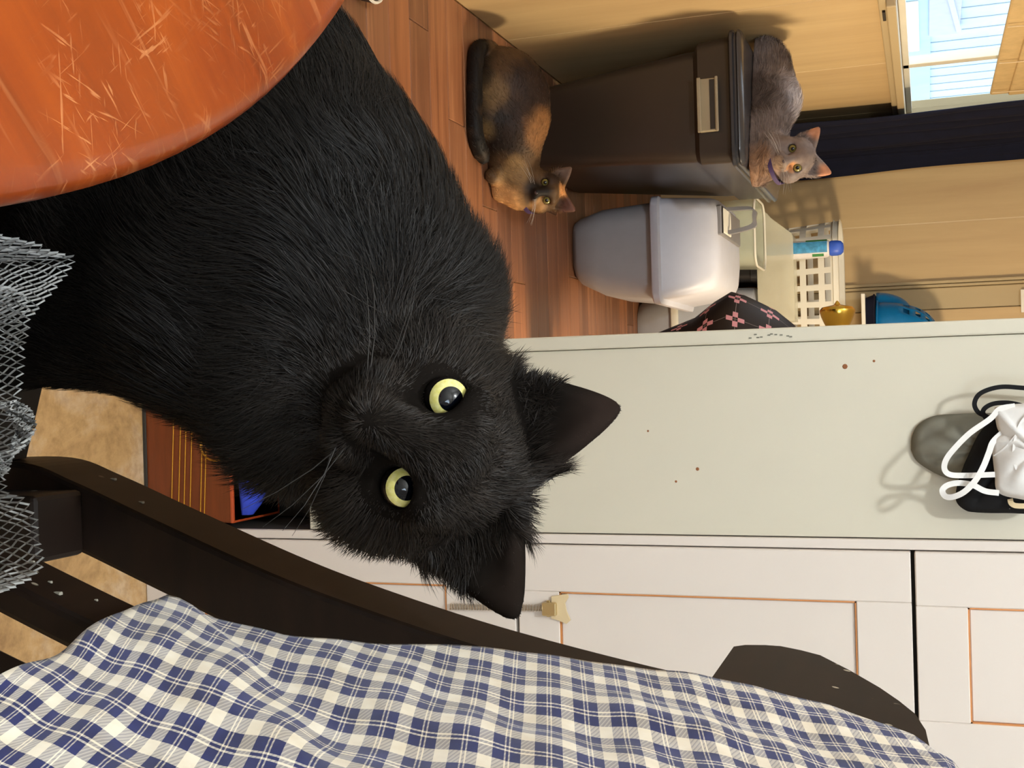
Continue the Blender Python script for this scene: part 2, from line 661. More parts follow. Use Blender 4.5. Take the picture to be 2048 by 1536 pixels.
WZ0, WZ1, WY0, WY1 = 0.905, 1.55, 2.80, 4.35          # window opening in the left wall
wl = empty('wall_left', (XL, 2, 0), 'left wall of tan vertical panels with narrow seams', kind='structure')
seams = [1.44, 2.06, 2.775, 3.405, 4.03, YB]
XA = XL - 0.32          # the wall steps back beside the table
MB().box((XA - 0.09, YF, 0), (XA, 1.44, ZC)).build('alcove_wall', M_PALE, wl)
MB().box((XA, 1.44, 0), (XL - 0.09, 1.50, ZC)).build('alcove_return', M_PALE, wl)
for a, b in zip(seams, seams[1:]):
    a2, b2 = a + 0.0012, b - 0.0012
    o0, o1 = max(a2, WY0), min(b2, WY1)
    if o1 > o0:
        MB().box((XL - 0.09, a2, 0), (XL, b2, WZ0), 0.002, 1).build('wall_panel', M_WALL, wl)
        MB().box((XL - 0.09, a2, WZ1), (XL, b2, ZC), 0.002, 1).build('wall_panel', M_WALL, wl)
        if o0 > a2 + 0.005:
            MB().box((XL - 0.09, a2, WZ0), (XL, o0, WZ1), 0.002, 1).build('wall_panel', M_WALL, wl)
        if o1 < b2 - 0.005:
            MB().box((XL - 0.09, o1, WZ0), (XL, b2, WZ1), 0.002, 1).build('wall_panel', M_WALL, wl)
    else:
        MB().box((XL - 0.09, a2, 0), (XL, b2, ZC), 0.002, 1).build('wall_panel', M_WALL, wl)
for s in seams[1:-1]:
    if s < WY0:
        MB().box((XL - 0.08, s - 0.0012, 0), (XL - 0.0015, s + 0.0012, ZC)).build('seam_strip', M_TRIM, wl)
    else:
        MB().box((XL - 0.08, s - 0.0012, 0), (XL - 0.0015, s + 0.0012, WZ0)).build('seam_strip', M_TRIM, wl)

wb = empty('wall_back', (0, YB, 0), 'back wall of tan panels with a thin vertical seam', kind='structure')
bs = [XL - 0.09, -0.535, 0.09, 0.7, 1.2, XR]
for a, b in zip(bs, bs[1:]):
    MB().box((a + 0.0012, YB, 0), (b - 0.0012, YB + 0.08, ZC), 0.002, 1).build('wall_panel', M_WALL, wb)
for s in bs[1:-1]:
    MB().box((s - 0.0025, YB + 0.0, 0), (s + 0.0025, YB + 0.07, ZC)).build('seam_strip', M_CREAMCH, wb)
tr = empty('trim_1', (-0.3, YB, 0), 'grey beige casing boards on the back wall beside the partition', kind='structure')
for x0, x1, t, m in ((-0.327, -0.315, 0.022, M_TRIM), (-0.313, -0.303, 0.026, M_TRIM), (-0.301, -0.225, 0.012, M_TRIM), (-0.223, -0.10, 0.02, M_WALL)):
    MB().box((x0, YB - t, 0), (x1, YB - 0.0005, ZC), 0.003, 2).build('casing_board', m, tr)
o = MB().box((XR, YF, -0.08), (XR + 0.1, YB + 0.1, ZC)).build('wall_right', M_PALE)
tag(o, 'right wall of the room', kind='structure')
o = MB().box((XL - 0.42, YF - 0.1, -0.08), (XR + 0.1, YF, ZC)).build('wall_front', M_PALE)
tag(o, 'wall behind the viewer', kind='structure')
o = MB().box((XL - 0.42, YF - 0.1, ZC), (XR + 0.1, YB + 0.1, ZC + 0.08)).build('ceiling', M_CEIL)
tag(o, 'white ceiling', kind='structure')

win = empty('window_1', (XL, 3.5, WZ0), 'window with a beige frame in the left wall, bright daylight outside', kind='structure')
# wide sill trim below, jambs, inner frame
MB().box((XL - 0.0, WY0 - 0.05, 0.868), (XL + 0.014, WY1 + 0.05, 0.885), 0.003).build('sill_trim', M_TRIM, win)
MB().box((XL - 0.09, WY0, 0.885), (XL + 0.026, WY1, 0.9065), 0.003).build('window_sill', M_TRIM, win)
MB().box((XL - 0.09, WY0 - 0.012, 0.9065), (XL + 0.012, WY0 + 0.004, WZ1), 0.003).build('window_frame', M_TRIM, win)
MB().box((XL - 0.09, WY1 - 0.02, 0.9065), (XL + 0.012, WY1 + 0.03, WZ1), 0.003).build('window_frame', M_TRIM, win)
MB().box((XL - 0.09, WY0 - 0.03, WZ1 - 0.01), (XL + 0.012, WY1 + 0.03, WZ1 + 0.04), 0.003).build('window_frame', M_TRIM, win)
MB().box((XL - 0.075, 3.66, 0.907), (XL - 0.05, 3.70, WZ1), 0.002).build('mullion', M_WHITEP, win)
MB().box((XL - 0.075, WY0, 0.907), (XL - 0.05, WY1, 0.925), 0.002).build('sash_rail', M_WHITEP, win)
MB().box((XL - 0.064, WY0 + 0.004, 0.925), (XL - 0.061, WY1 - 0.02, WZ1 - 0.01)).build('window_pane', M_GLASS, win)
p = pX(1772, 24, XL + 0.03)
MB().box((XL + 0.0145, 2.86, 0.875), (XL + 0.020, 2.93, 0.882), 0.001).build('sash_latch', M_DARKGAP, win)

# outside: neighbouring metal building, yard
yard = MB().box((-9, -2, -0.6), (XL - 0.12, 12, -0.5)).build('ground', plain('pale_concrete', (190, 190, 188), 0.8, 0.08))
tag(yard, 'pale concrete ground outside the window', kind='structure')
nb = empty('neighbouring_building', (-3.6, 6, -0.5), 'pale ribbed metal building seen through the window', 'building')
MB().box((-4.2, 3.0, -0.5), (-3.6, 19.0, 2.1)).build('siding', M_SIDING, nb)
for i in range(78):
    yy = 3.1 + i * 0.2
    if i % 2:
        continue
    MB().box((-3.6, yy, -0.5), (-3.588, yy + 0.16, 2.1), 0.01, 1).build('rib', M_SIDING, nb)
MB().box((-3.6, 3.05, -0.45), (-3.55, 18.9, 1.08), 0.01).build('lower_wall', M_SIDING3, nb)
MB().box((-3.56, 9.6, 1.06), (-3.53, 13.4, 1.36), 0.01).build('lavender_panel', M_SIDING2, nb)
MB().bar([(-3.52, 10.0, 1.07), (-3.52, 13.3, 1.36)], (0, 0, 0.05), (0.02, 0, 0)).build('diagonal_brace', M_SIDING, nb)
MB().box((-3.55, 12.1, 0.80), (-3.52, 13.9, 0.965), 0.01).build('white_panel', M_WHITEP, nb)

# blind rolled at the window head
bl = empty('roller_blind', (XL + 0.03, 3.4, 1.15), 'tan fabric blind lowered over the upper part of the window', 'blind')
for k in range(4):
    y0 = WY0 + 0.02
    MB().box((XL + 0.014 + 0.006 * (k % 2), y0, 1.147 + k * 0.05), (XL + 0.026 + 0.006 * (k % 2), 3.82, 1.200 + k * 0.05), 0.005).build('pleat', M_BLIND, bl)
MB().box((XL + 0.014, y0, 1.345), (XL + 0.03, 3.82, WZ1 + 0.05), 0.004).build('upper_cloth', M_BLIND, bl)
for yy in (3.05, 3.4, 3.75):
    MB().tube([(XL + 0.034, yy, 1.15), (XL + 0.036, yy + 0.004, 1.25), (XL + 0.034, yy, 1.36)], 0.0016, 6).build('cord', M_CREAMCH, bl)

# navy curtain from the window to the corner
path = []
for i in range(150):
    t = i / 149
    if t < 0.72:
        k = t / 0.72
        y, xx = 3.86 + k * 0.58, XL + 0.040 + 0.02 * k
    else:
        k = (t - 0.72) / 0.28
        y, xx = 4.44 + 0.03 * k, XL + 0.060 + k * 0.065
    xx += (0.014 * math.sin(t * 7 * 2 * math.pi + 0.6) + 0.008 * math.sin(t * 17)) * (1 if t < 0.72 else 0.4)
    path.append((xx, y))
V, F = [], []
zs = np.linspace(0.42, 1.95, 40)
for z in zs:
    k = (z - 0.42) / 1.53
    for i, (xx, y) in enumerate(path):
        V.append((XL + 0.012 + (xx - XL - 0.012) * (1.04 - 0.25 * k) + 0.003 * math.sin(9 * z + i * 0.1), y + 0.012 * math.sin(2.3 * z) * (1 - i / 149), z))
n = len(path)
for j in range(len(zs) - 1):
    for i in range(n - 1):
        F.append((j * n + i, j * n + i + 1, (j + 1) * n + i + 1, (j + 1) * n + i))
me = np_mesh('curtain', V, F, True)
cu = link('curtain', me, M_NAVY)
tag(cu, 'dark navy curtain hanging in the corner beside the window', 'curtain')
md = cu.modifiers.new('th', 'SOLIDIFY')
md.thickness = 0.003
rod = MB().tube([(XL + 0.05, 2.7, 1.955), (XL + 0.05, 4.52, 1.955)], 0.008).build('curtain_rod', M_BLACK, cu)
# ------------------------------------------------------------------ dark storage tote with lid
def zat(x, y, Y):
    return float(pY(x, y, Y)[2])


zr = zat(1459, 210, 2.775)          # underside of the lid rim
zs_ = zat(1388, 210, 2.80)          # shoulder below the rim
zt = zr + 0.033
tote = empty('storage_tote', (-0.64, 3.1, 0), 'dark brown plastic storage tote with a lid, standing against the left wall', 'storage tote')
b = MB()
b.loft([rrect(-0.738, -0.552, 2.885, 3.37, 0.035, 0.001), rrect(-0.744, -0.546, 2.88, 3.38, 0.04, 0.012),
        rrect(-0.775, -0.512, 2.806, 3.43, 0.035, zs_ - 0.02), rrect(-0.775, -0.512, 2.806, 3.43, 0.035, zs_ - 0.001),
        rrect(-0.788, -0.502, 2.790, 3.44, 0.03, zs_ + 0.012), rrect(-0.794, -0.500, 2.785, 3.445, 0.03, zr + 0.004)])
b.build('body', M_TOTE, tote, True)
b = MB()
b.loft([rrect(-0.802, -0.493, 2.772, 3.452, 0.035, zr), rrect(-0.806, -0.489, 2.766, 3.456, 0.038, zr + 0.004),
        rrect(-0.806, -0.489, 2.766, 3.456, 0.038, zr + 0.010), rrect(-0.801, -0.494, 2.772, 3.45, 0.036, zr + 0.013),
        rrect(-0.801, -0.494, 2.772, 3.45, 0.036, zr + 0.017), rrect(-0.806, -0.489, 2.766, 3.456, 0.038, zr + 0.021),
        rrect(-0.8045, -0.4905, 2.7675, 3.4545, 0.037, zr + 0.025), rrect(-0.801, -0.494, 2.771, 3.451, 0.035, zr + 0.029),
        rrect(-0.795, -0.500, 2.778, 3.445, 0.032, zr + 0.0315), rrect(-0.785, -0.51, 2.79, 3.43, 0.03, zt)])
b.build('lid', M_LIDP, tote, True)
pl = [pY(1397, 160, 2.783), pY(1437, 262, 2.783)]
lx0, lx1, lz0, lz1 = pl[0][0], pl[1][0], pl[0][2], pl[1][2]
lab = MB().box((lx0, 2.774, lz0), (lx1, 2.796, lz1), 0.003)
lab = lab.build('handle_plate', plain('beige_plastic', (150, 138, 112), 0.5, 0.05), tote)
MB().box((lx0 - 0.002, 2.768, lz0 - 0.003), (lx1 + 0.002, 2.7735, lz0 + 0.006), 0.002).build('plate_lip', plain('beige_plastic', (150, 138, 112)), lab)
MB().box((lx0 - 0.002, 2.768, lz1 - 0.004), (lx1 + 0.002, 2.7735, lz1 + 0.003), 0.002).build('plate_lip', plain('beige_plastic', (150, 138, 112)), lab)
MB().box((lx0 + 0.004, 2.7728, lz1 - 0.017), (lx1 - 0.004, 2.7738, lz1 - 0.006)).build('painted_lip_shadow', M_DARKGAP, lab)  # dark strip painted in as the shade below the upper lip

# ------------------------------------------------------------------ hooded litter box in front
lb = empty('litter_box', (-0.35, 3.5, 0), 'hooded pale grey litter box right beside the dark tote', 'litter box', 'hooded litter boxes by the back wall')
z1 = zat(1303, 500, 3.235)
z2 = zat(1320, 500, 3.235)
z3 = zat(1428, 480, 3.29)
b = MB()
b.loft([rrect(-0.462, -0.30, 3.31, 3.68, 0.05, 0.001), rrect(-0.470, -0.28, 3.285, 3.70, 0.06, 0.02),
        rrect(-0.490, -0.245, 3.265, 3.715, 0.07, 0.09), rrect(-0.496, -0.226, 3.25, 3.725, 0.05, z1)])
b.build('tub', M_LBASE, lb, True)
b = MB()
b.loft([rrect(-0.503, -0.212, 3.225, 3.74, 0.03, z1), rrect(-0.505, -0.209, 3.222, 3.742, 0.03, z1 + 0.004),
        rrect(-0.505, -0.209, 3.222, 3.742, 0.03, z2 - 0.003), rrect(-0.502, -0.222, 3.236, 3.735, 0.03, z2 + 0.001)])
b.build('rim', M_LHOOD, lb, True)
b = MB()
b.loft([rrect(-0.501, -0.223, 3.238, 3.734, 0.028, z2), rrect(-0.500, -0.232, 3.262, 3.725, 0.03, (z2 + z3) / 2),
        rrect(-0.499, -0.246, 3.285, 3.715, 0.04, z3 - 0.012), rrect(-0.497, -0.256, 3.292, 3.708, 0.045, z3 - 0.002),
        rrect(-0.494, -0.268, 3.302, 3.700, 0.05, z3 + 0.006), rrect(-0.470, -0.30, 3.33, 3.68, 0.05, z3 + 0.012)])
b.build('hood', M_LHOOD, lb, True)
vp = MB().box((-0.478, 3.31, z3 + 0.004), (-0.395, 3.66, z3 + 0.019), 0.004).build('filter_panel', M_LHAND, lb)
for k in range(6):
    MB().box((-0.472, 3.33 + k * 0.022, z3 + 0.0185), (-0.402, 3.340 + k * 0.022, z3 + 0.024), 0.002, 1).build('vent_slat', M_WHITEP, vp)
MB().box((-0.474, 3.314, z3 + 0.0185), (-0.400, 3.324, z3 + 0.0215)).build('vent_slot', M_BLACK, vp)
hp = [pY(1462, 398, 3.40), pY(1506, 402, 3.42), pY(1506, 452, 3.42), pY(1464, 464, 3.40)]
hp = [(max(-0.475, q[0]), q[1], q[2]) for q in hp]
MB().bar(smooth_path([(hp[0][0], 3.40, z3 + 0.012), hp[0], hp[1], ((hp[1][0] + hp[2][0]) / 2, hp[1][1], hp[1][2] + 0.002), hp[2], hp[3], (hp[3][0], 3.40, z3 + 0.012)], 5), (0, 0.018, 0), (0.010, 0, 0.010)).build('carry_handle', M_LHAND, lb)

# ------------------------------------------------------------------ second hooded litter box by the partition
l2 = empty('litter_box', (-0.12, 4.25, 0), 'hooded grey litter box farther back, half hidden by the checked bag', 'litter box', 'hooded litter boxes by the back wall')
zA, zB, zC2 = zat(1343, 620, 4.06), zat(1357, 620, 4.06), zat(1511, 620, 4.06)
b = MB()
b.loft([rrect(-0.27, 0.04, 4.10, 4.42, 0.07, 0.001), rrect(-0.29, 0.06, 4.08, 4.44, 0.09, 0.03), rrect(-0.305, 0.075, 4.06, 4.45, 0.08, zA)])
b.build('tub', M_LBASE, l2, True)
b = MB()
b.loft([rrect(-0.318, 0.085, 4.045, 4.46, 0.05, zA), rrect(-0.32, 0.088, 4.042, 4.463, 0.05, zA + 0.004), rrect(-0.32, 0.088, 4.042, 4.463, 0.05, zB - 0.003), rrect(-0.312, 0.08, 4.052, 4.455, 0.05, zB)])
b.build('rim', M_WHITEP, l2, True)
b = MB()
b.loft([rrect(-0.311, 0.079, 4.053, 4.454, 0.05, zB - 0.001), rrect(-0.304, 0.07, 4.07, 4.44, 0.05, zC2 - 0.01), rrect(-0.298, 0.065, 4.08, 4.43, 0.05, zC2)])
b.build('hood', M_LBASE, l2, True)
MB().box((-0.2, 4.2, zC2 - 0.001), (0.0, 4.36, zC2 + 0.006), 0.003).build('filter_panel', M_LHAND, l2)

# ------------------------------------------------------------------ black crate behind the litter box
cr = empty('storage_crate', (-0.44, 4.2, 0), 'black storage crate behind the front litter box', 'crate')
zt2 = zat(1514, 560, 4.05)
b = MB()
b.loft([rrect(-0.56, -0.335, 4.08, 4.40, 0.02, 0.001), rrect(-0.575, -0.325, 4.06, 4.42, 0.02, zt2 - 0.02)])
b.build('body', M_BLACK, cr, True)
MB().loft([rrect(-0.582, -0.322, 4.052, 4.428, 0.02, zt2 - 0.021), rrect(-0.582, -0.322, 4.052, 4.428, 0.02, zt2 - 0.001)]).build('lid', M_BLACK, cr)

# clear tub standing between hood and crate
zt3 = zat(1511, 480, 3.80)
ct = empty('clear_tub', (-0.46, 3.88, 0), 'clear pale green plastic tub behind the litter box handle', 'tub')
b = MB()
b.loft([rrect(-0.555, -0.375, 3.80, 4.02, 0.045, 0.001), rrect(-0.565, -0.352, 3.785, 4.035, 0.05, zt3 - 0.004), rrect(-0.555, -0.362, 3.795, 4.025, 0.045, zt3 - 0.004), rrect(-0.547, -0.385, 3.81, 4.01, 0.04, 0.006)], True, True)
b.build('tub', M_CLEAR, ct, True)
ring = rrect(-0.567, -0.350, 3.783, 4.037, 0.05, zt3)
MB().tube(ring + [ring[0]], 0.0035, 6, False).build('rim', M_WHITEP, ct)

# ------------------------------------------------------------------ open-front stacking bin with a bottle, laundry basket
zb0 = zt2 + 0.0005
st = empty('stacking_bin', (-0.33, 4.2, zb0), 'frosted open-front stacking bin on top of the black crate', 'storage bin')
xs = [float(pY(1520, y, 4.06)[0]) for y in (418, 478, 645)]
zb1 = zat(1527, 420, 4.06)
zb2 = zat(1586, 478, 4.06)
th = 0.004
prof = [(xs[0], zb0), (xs[2], zb0), (xs[2], zb2), (xs[1], zb2), (xs[1] - 0.012, zb2 - 0.004), (xs[0] + 0.03, zb1 + 0.02), (xs[0] + 0.004, zb1), (xs[0], zb1 - 0.012)]


def prism(prof, y0, y1):
    b = MB()
    return b.loft([[(x, y0, z) for x, z in prof], [(x, y1, z) for x, z in prof]])


prism(prof, 4.055, 4.055 + th).build('front_wall', M_FROST, st)
prism(prof, 4.155, 4.155 + th).build('rear_wall', M_FROST, st)
MB().box((xs[0], 4.055 + th, zb0), (xs[2], 4.155, zb0 + th)).build('base', M_FROST, st)
MB().box((xs[2] - th, 4.055 + th, zb0 + th), (xs[2], 4.155, zb2)).build('side_wall', M_FROST, st)
MB().box((xs[0], 4.055 + th, zb0 + th), (xs[0] + th, 4.155, zb1 - 0.01)).build('side_wall', M_FROST, st)

bx = float(pY(1640, 498, 4.105)[0])
z_cap0, z_cap1 = zat(1660, 498, 4.105), zat(1687, 498, 4.105)
bt = empty('shampoo_bottle', (bx, 4.105, zb0 + th), 'white bottle with blue and green label and rounded blue cap standing in the frosted bin', 'bottle')
r0 = 0.026
MB().loft([[(bx + (r0 + 0.004) * k * math.cos(a), 4.105 + 0.02 * k * math.sin(a), z) for a in np.linspace(0, 2 * math.pi, 24, False)] for k, z in
           ((0.85, zb0 + th + 0.0005), (1, zb0 + th + 0.008), (1, z_cap0 - 0.012), (0.85, z_cap0 - 0.002))]).build('body', M_LABELW, bt, True)
MB().loft([[(bx + 0.0255 * k * math.cos(a), 4.105 + 0.019 * k * math.sin(a), z) for a in np.linspace(0, 2 * math.pi, 24, False)] for k, z in
           ((0.9, z_cap0 - 0.001), (1, z_cap0 + 0.004), (1.0, z_cap0 + 0.022), (0.9, z_cap1 - 0.008), (0.6, z_cap1 - 0.001), (0.2, z_cap1 + 0.001))]).build('cap', M_BLUECAP, bt, True)


def label_patch(name, x0, x1, za, zb, mat):
    rings = []
    A = np.linspace(x0, x1, 10)
    V, F = [], []
    for z in (za, zb):
        for u in A:
            a = math.pi * 1.5 + u
            V.append((bx + (r0 + 0.0047) * math.cos(a), 4.105 + 0.0207 * math.sin(a), z))
    for i in range(9):
        F.append((i, i + 1, 11 + i, 10 + i))
    return link(name, np_mesh(name, V, F), mat, bt)


zc = lambda px: zat(px, 498, 4.105)
label_patch('label_blue', -0.9, 0.45, zb0 + 0.02, zc(1655), M_LABELB)
label_patch('label_green', -1.45, -0.95, zc(1612), zc(1655), M_LABELG)
label_patch('label_green', 0.6, 1.0, zc(1625), zc(1648), M_LABELG)
label_patch('label_white', 0.5, 1.5, zb0 + 0.02, zc(1622), M_LABELW)

zk1 = zat(1672, 500, 4.19)
lk = empty('laundry_basket', (-0.25, 4.32, zb0), 'white lattice laundry basket on the crate and litter box behind the frosted bin', 'basket')
bxl = float(pY(1672, 442, 4.30)[0])
NA, NZ = 84, 12
V, F = [], []
for j in range(NZ + 1):
    k = j / NZ
    e = 0.02 * (1 - k)
    ring = np.array(rrect(bxl + e, 0.14 - e, 4.19 + e, 4.50 - e, 0.12 - e * 0.5, zb0 + 0.001 + k * (zk1 - zb0), 20))
    lp = np.vstack([ring, ring[:1]])
    ar = np.r_[0, np.cumsum(np.linalg.norm(np.diff(lp, axis=0), axis=1))]
    uu = np.linspace(0, ar[-1], 90, endpoint=False)
    ring = [tuple(np.interp(u, ar, lp[:, c]) for c in range(3)) for u in uu]
    V += ring
NA = len(ring)
for j in range(NZ):
    for i in range(NA):
        hole = (j % 3 != 0) and (i % 3 != 0) and 1 <= j < 11
        if not hole:
            F.append((j * NA + i, j * NA + (i + 1) % NA, (j + 1) * NA + (i + 1) % NA, (j + 1) * NA + i))
bk = link('lattice_wall', np_mesh('lattice_wall', V, F), M_WHITEP, lk)
md = bk.modifiers.new('th', 'SOLIDIFY')
md.thickness = 0.004
b = MB()
b.loft([rrect(bxl + 0.02, 0.12, 4.21, 4.48, 0.1, zb0 + 0.0005), rrect(bxl + 0.02, 0.12, 4.21, 4.48, 0.1, zb0 + 0.006)]).build('base', M_WHITEP, lk)
ring = rrect(bxl - 0.006, 0.146, 4.184, 4.506, 0.125, zk1, 14)
rimp = []
for (x, y, z) in ring:
    rimp.append(Vector((x, y, z)))
b = MB()
rings = []
for sx, sz in ((0, -0.012), (0.006, -0.010), (0.006, 0.006), (0, 0.008)):
    rings.append([(x + (sx if x < -0.1 else -sx), y + (sx if y < 4.34 else -sx), z + sz) for x, y, z in ring])
vs = b.loft(rings, False, False)
b.build('rim', M_WHITEP, lk, True)

# ------------------------------------------------------------------ checked bag bulging out behind the partition
BY = 2.98
bc = pY(1470, 752, BY)
R = 0.245
bag = empty('checked_bag', (bc[0], BY, 0), 'black soft bag with pink check squares peeking out behind the partition', 'bag')
V, F, UV = [], [], []
prof = [(0.08, 0.002), (0.11, 0.01), (0.12, 0.08), (0.125, 0.14), (0.14, 0.18), (0.18, 0.24), (0.225, 0.30), (0.252, 0.352), (0.238, 0.39), (0.215, 0.43), (0.185, 0.48), (0.14, 0.53), (0.09, 0.565), (0.03, 0.58)]
dz = bc[2] - 0.352
n = 48
for j, (r, z) in enumerate(prof):
    r = r * 0.83
    z = 0.352 + (z - 0.352) * 0.83 if z > 0.18 else z
    for i in range(n):
        a = 2 * math.pi * i / n
        rr = r * (1 + 0.02 * math.sin(3 * a + z * 9) + 0.012 * math.sin(7 * a + 20 * z))
        zz = z + dz * min(1, z / 0.2)
        V.append((bc[0] + rr * math.cos(a), BY + 0.8 * rr * math.sin(a), zz))
        UV.append((a * 0.19 / 0.074 + 0.28, zz / 0.074 + 0.42))
for j in range(len(prof) - 1):
    for i in range(n):
        F.append((j * n + i, j * n + (i + 1) % n, (j + 1) * n + (i + 1) % n, (j + 1) * n + i))
me = np_mesh('bag_body', V, F, True)
uvl = me.uv_layers.new(name='UV')
idx = np.zeros(len(me.loops), np.int32)
me.loops.foreach_get('vertex_index', idx)
uvl.data.foreach_set('uv', np.asarray(UV, np.float32)[idx].ravel())
link('bag_body', me, M_BAG, bag)
ztop = 0.54 + dz
MB().tube(smooth_path([(bc[0] - 0.05, BY, ztop - 0.03), (bc[0] - 0.03, BY, ztop + 0.05), (bc[0] + 0.05, BY, ztop + 0.06), (bc[0] + 0.07, BY, ztop - 0.03)], 6), 0.008, 8).build('strap', M_BLACKF, bag, True)

# ------------------------------------------------------------------ small rack with blue basket behind the partition
zsh = zat(1729, 625, 4.28)
rk = empty('shelf_rack', (0.0, 4.38, 0), 'white shelf rack behind the cream partition under the blue basket', 'shelf')
sx0 = float(pY(1729, 588, 4.28)[0])
MB().box((sx0, 4.25, zsh - 0.009), (0.60, 4.51, zsh + 0.004), 0.002).build('shelf_board', M_WHITEP, rk)
for x in (0.2, 0.58):
    for y in (4.265, 4.495):
        MB().box((x - 0.012, y - 0.012, 0), (x + 0.012, y + 0.012, zsh - 0.009), 0.002).build('leg', M_WHITEP, rk)
nv = empty('navy_container', (-0.15, 4.36, zsh + 0.004), 'dark navy tray lying on the white shelf rack', 'tray')
MB().loft([rrect(sx0 + 0.012, 0.12, 4.27, 4.48, 0.03, zsh + 0.0045), rrect(sx0 + 0.004, 0.13, 4.26, 4.49, 0.03, zsh + 0.030)]).build('tray_body', M_NAVY, nv, True)
MB().loft([rrect(sx0 + 0.001, 0.133, 4.257, 4.493, 0.03, zsh + 0.030), rrect(sx0 + 0.001, 0.133, 4.257, 4.493, 0.03, zsh + 0.034)]).build('tray_rim', M_NAVY, nv)
bb = empty('blue_basket', (-0.1, 4.36, zsh + 0.0345), 'bright blue plastic basket with diamond holes, upturned on the navy tray', 'basket')


def dome(cx, cy, z0, rx, ry, h, name, holes, parent):
    V, F = [], []
    na, nz = 60, 14
    for j in range(nz + 1):
        k = j / nz
        e = math.cos(k * math.pi / 2) ** 0.55 if j < nz else 0.05
        for i in range(na):
            a = 2 * math.pi * (i + 0.5 * (j % 2)) / na
            V.append((cx + rx * e * math.cos(a), cy + ry * e * math.sin(a), z0 + h * math.sin(k * math.pi / 2)))
    for j in range(nz):
        for i in range(na):
            q = (j * na + i, j * na + (i + 1) % na, (j + 1) * na + (i + 1) % na, (j + 1) * na + i)
            if holes and 2 < j < 12 and i % 3 != 0 and j % 2 == 0 and not (215 < 360 * i / na < 250 and j < 8):
                continue
            F.append(q)
    o = link(name, np_mesh(name, V, F, True), M_BLUE, parent)
    md = o.modifiers.new('th', 'SOLIDIFY')
    md.thickness = 0.003
    return o


bz = zsh + 0.036
zT = zat(1880, 640, 4.30)
zM = zat(1822, 600, 4.34)
dome(-0.13, 4.40, bz, 0.155, 0.08, zM - bz + 0.012, 'inner_shell', False, bb)
dome(-0.07, 4.36, bz, 0.18, 0.115, zT - bz, 'lattice_shell', True, bb)
MB().tube([(-0.07 + 0.183 * math.cos(a), 4.36 + 0.118 * math.sin(a), bz + 0.004) for a in np.linspace(0, 2 * math.pi, 40)], 0.004, 6).build('rim', M_BLUE, bb, True)
# small white notice hung on the casing
p0, p1 = pY(2041, 579, 4.52), pY(2075, 612, 4.52)
wn = MB().box((p0[0], 4.518, p0[2]), (p1[0] + 0.02, 4.523, p1[2] + 0.05), 0.001).build('paper_notice', M_WHITEP)
tag(wn, 'small white paper fixed on the beige casing above the blue basket', 'paper')

# ------------------------------------------------------------------ cream partition cupboard with brass knob
YC = 1.30
PXL, PXR, PZ0, PZ1 = -0.052, 0.170, 0.235, 2.05
pc = empty('tall_cupboard', (0.06, 1.55, 0), 'tall cream painted cupboard whose side faces the room, brass knob at its left edge', 'cupboard')
MB().box((PXL + 0.016, YC, PZ0), (PXR, YC + 0.55, PZ1), 0.001).build('side_panel', M_PANEL, pc)
MB().box((PXL, YC - 0.004, PZ0), (PXL + 0.0155, YC + 0.55, PZ1), 0.002).build('door', M_PANEL, pc)
MB().box((PXL + 0.0, YC + 0.12, 0), (PXR, YC + 0.50, PZ0), 0.002).build('plinth', M_DARKGAP, pc)
kp = pY(1675, 630, YC + 0.06)
kz = float(kp[2])
kb = MB().lathe([(0.0125, 0.0), (0.0130, -0.002), (0.0150, -0.006), (0.0175, -0.012), (0.0190, -0.017), (0.0190, -0.0195), (0.0165, -0.0225), (0.009, -0.0240), (0.0035, -0.0252), (0.0018, -0.028), (0.0006, -0.0295)], (PXL, YC + 0.06, kz), 32, 'X').build('knob', M_BRASS, pc, True)
kb['label'] = 'round brass knob'
for (x, y, r) in ((1690, 733, 0.0028), (1748, 722, 0.0014), (1395, 938, 0.002), (1352, 963, 0.0014), (1296, 862, 0.0012)):
    q = pY(x, y, YC)
    MB().lathe([(0.0004, 0.0), (r, -0.0001), (r * 0.7, -0.0005), (0.0003, -0.0006)], (q[0], YC, q[2]), 8, 'Y').build('rust_chip', M_RUST, pc)
for i in range(10):
    q = pY(1500 + i * 9 + rng.uniform(-4, 4), 672 + rng.uniform(-5, 5) - i * 0.4, YC - 0.004)
    MB().box((q[0] - 0.0006, YC - 0.0046, q[2] - 0.0016), (q[0] + 0.0007, YC - 0.0038, q[2] + 0.0012)).build('paint_scratch', M_GREYF, pc)

# ------------------------------------------------------------------ pale cabinet with panelled doors
cb = empty('base_cabinet', (0.6, 1.55, 0), 'pinkish white cabinet with stacked panelled doors on the right', 'cabinet')
CX1 = 1.0
DX = float(pY(1400, 1093, YC)[0])            # door edge
MB().box((PXR + 0.001, YC + 0.004, 0.0), (CX1, YC + 0.55, 2.05), 0.001).build('carcass', M_DARKGAP, cb)
MB().box((PXR + 0.001, YC - 0.006, 0.0), (DX - 0.0012, YC + 0.0035, 2.05), 0.001).build('face_frame', M_CAB, cb)


def zdoor(px, py):
    return float(pY(px, py, YC)[2])


zA0, zA1 = zdoor(1041, 1100), zdoor(1821, 1110)
zB0 = zdoor(1829, 1110)


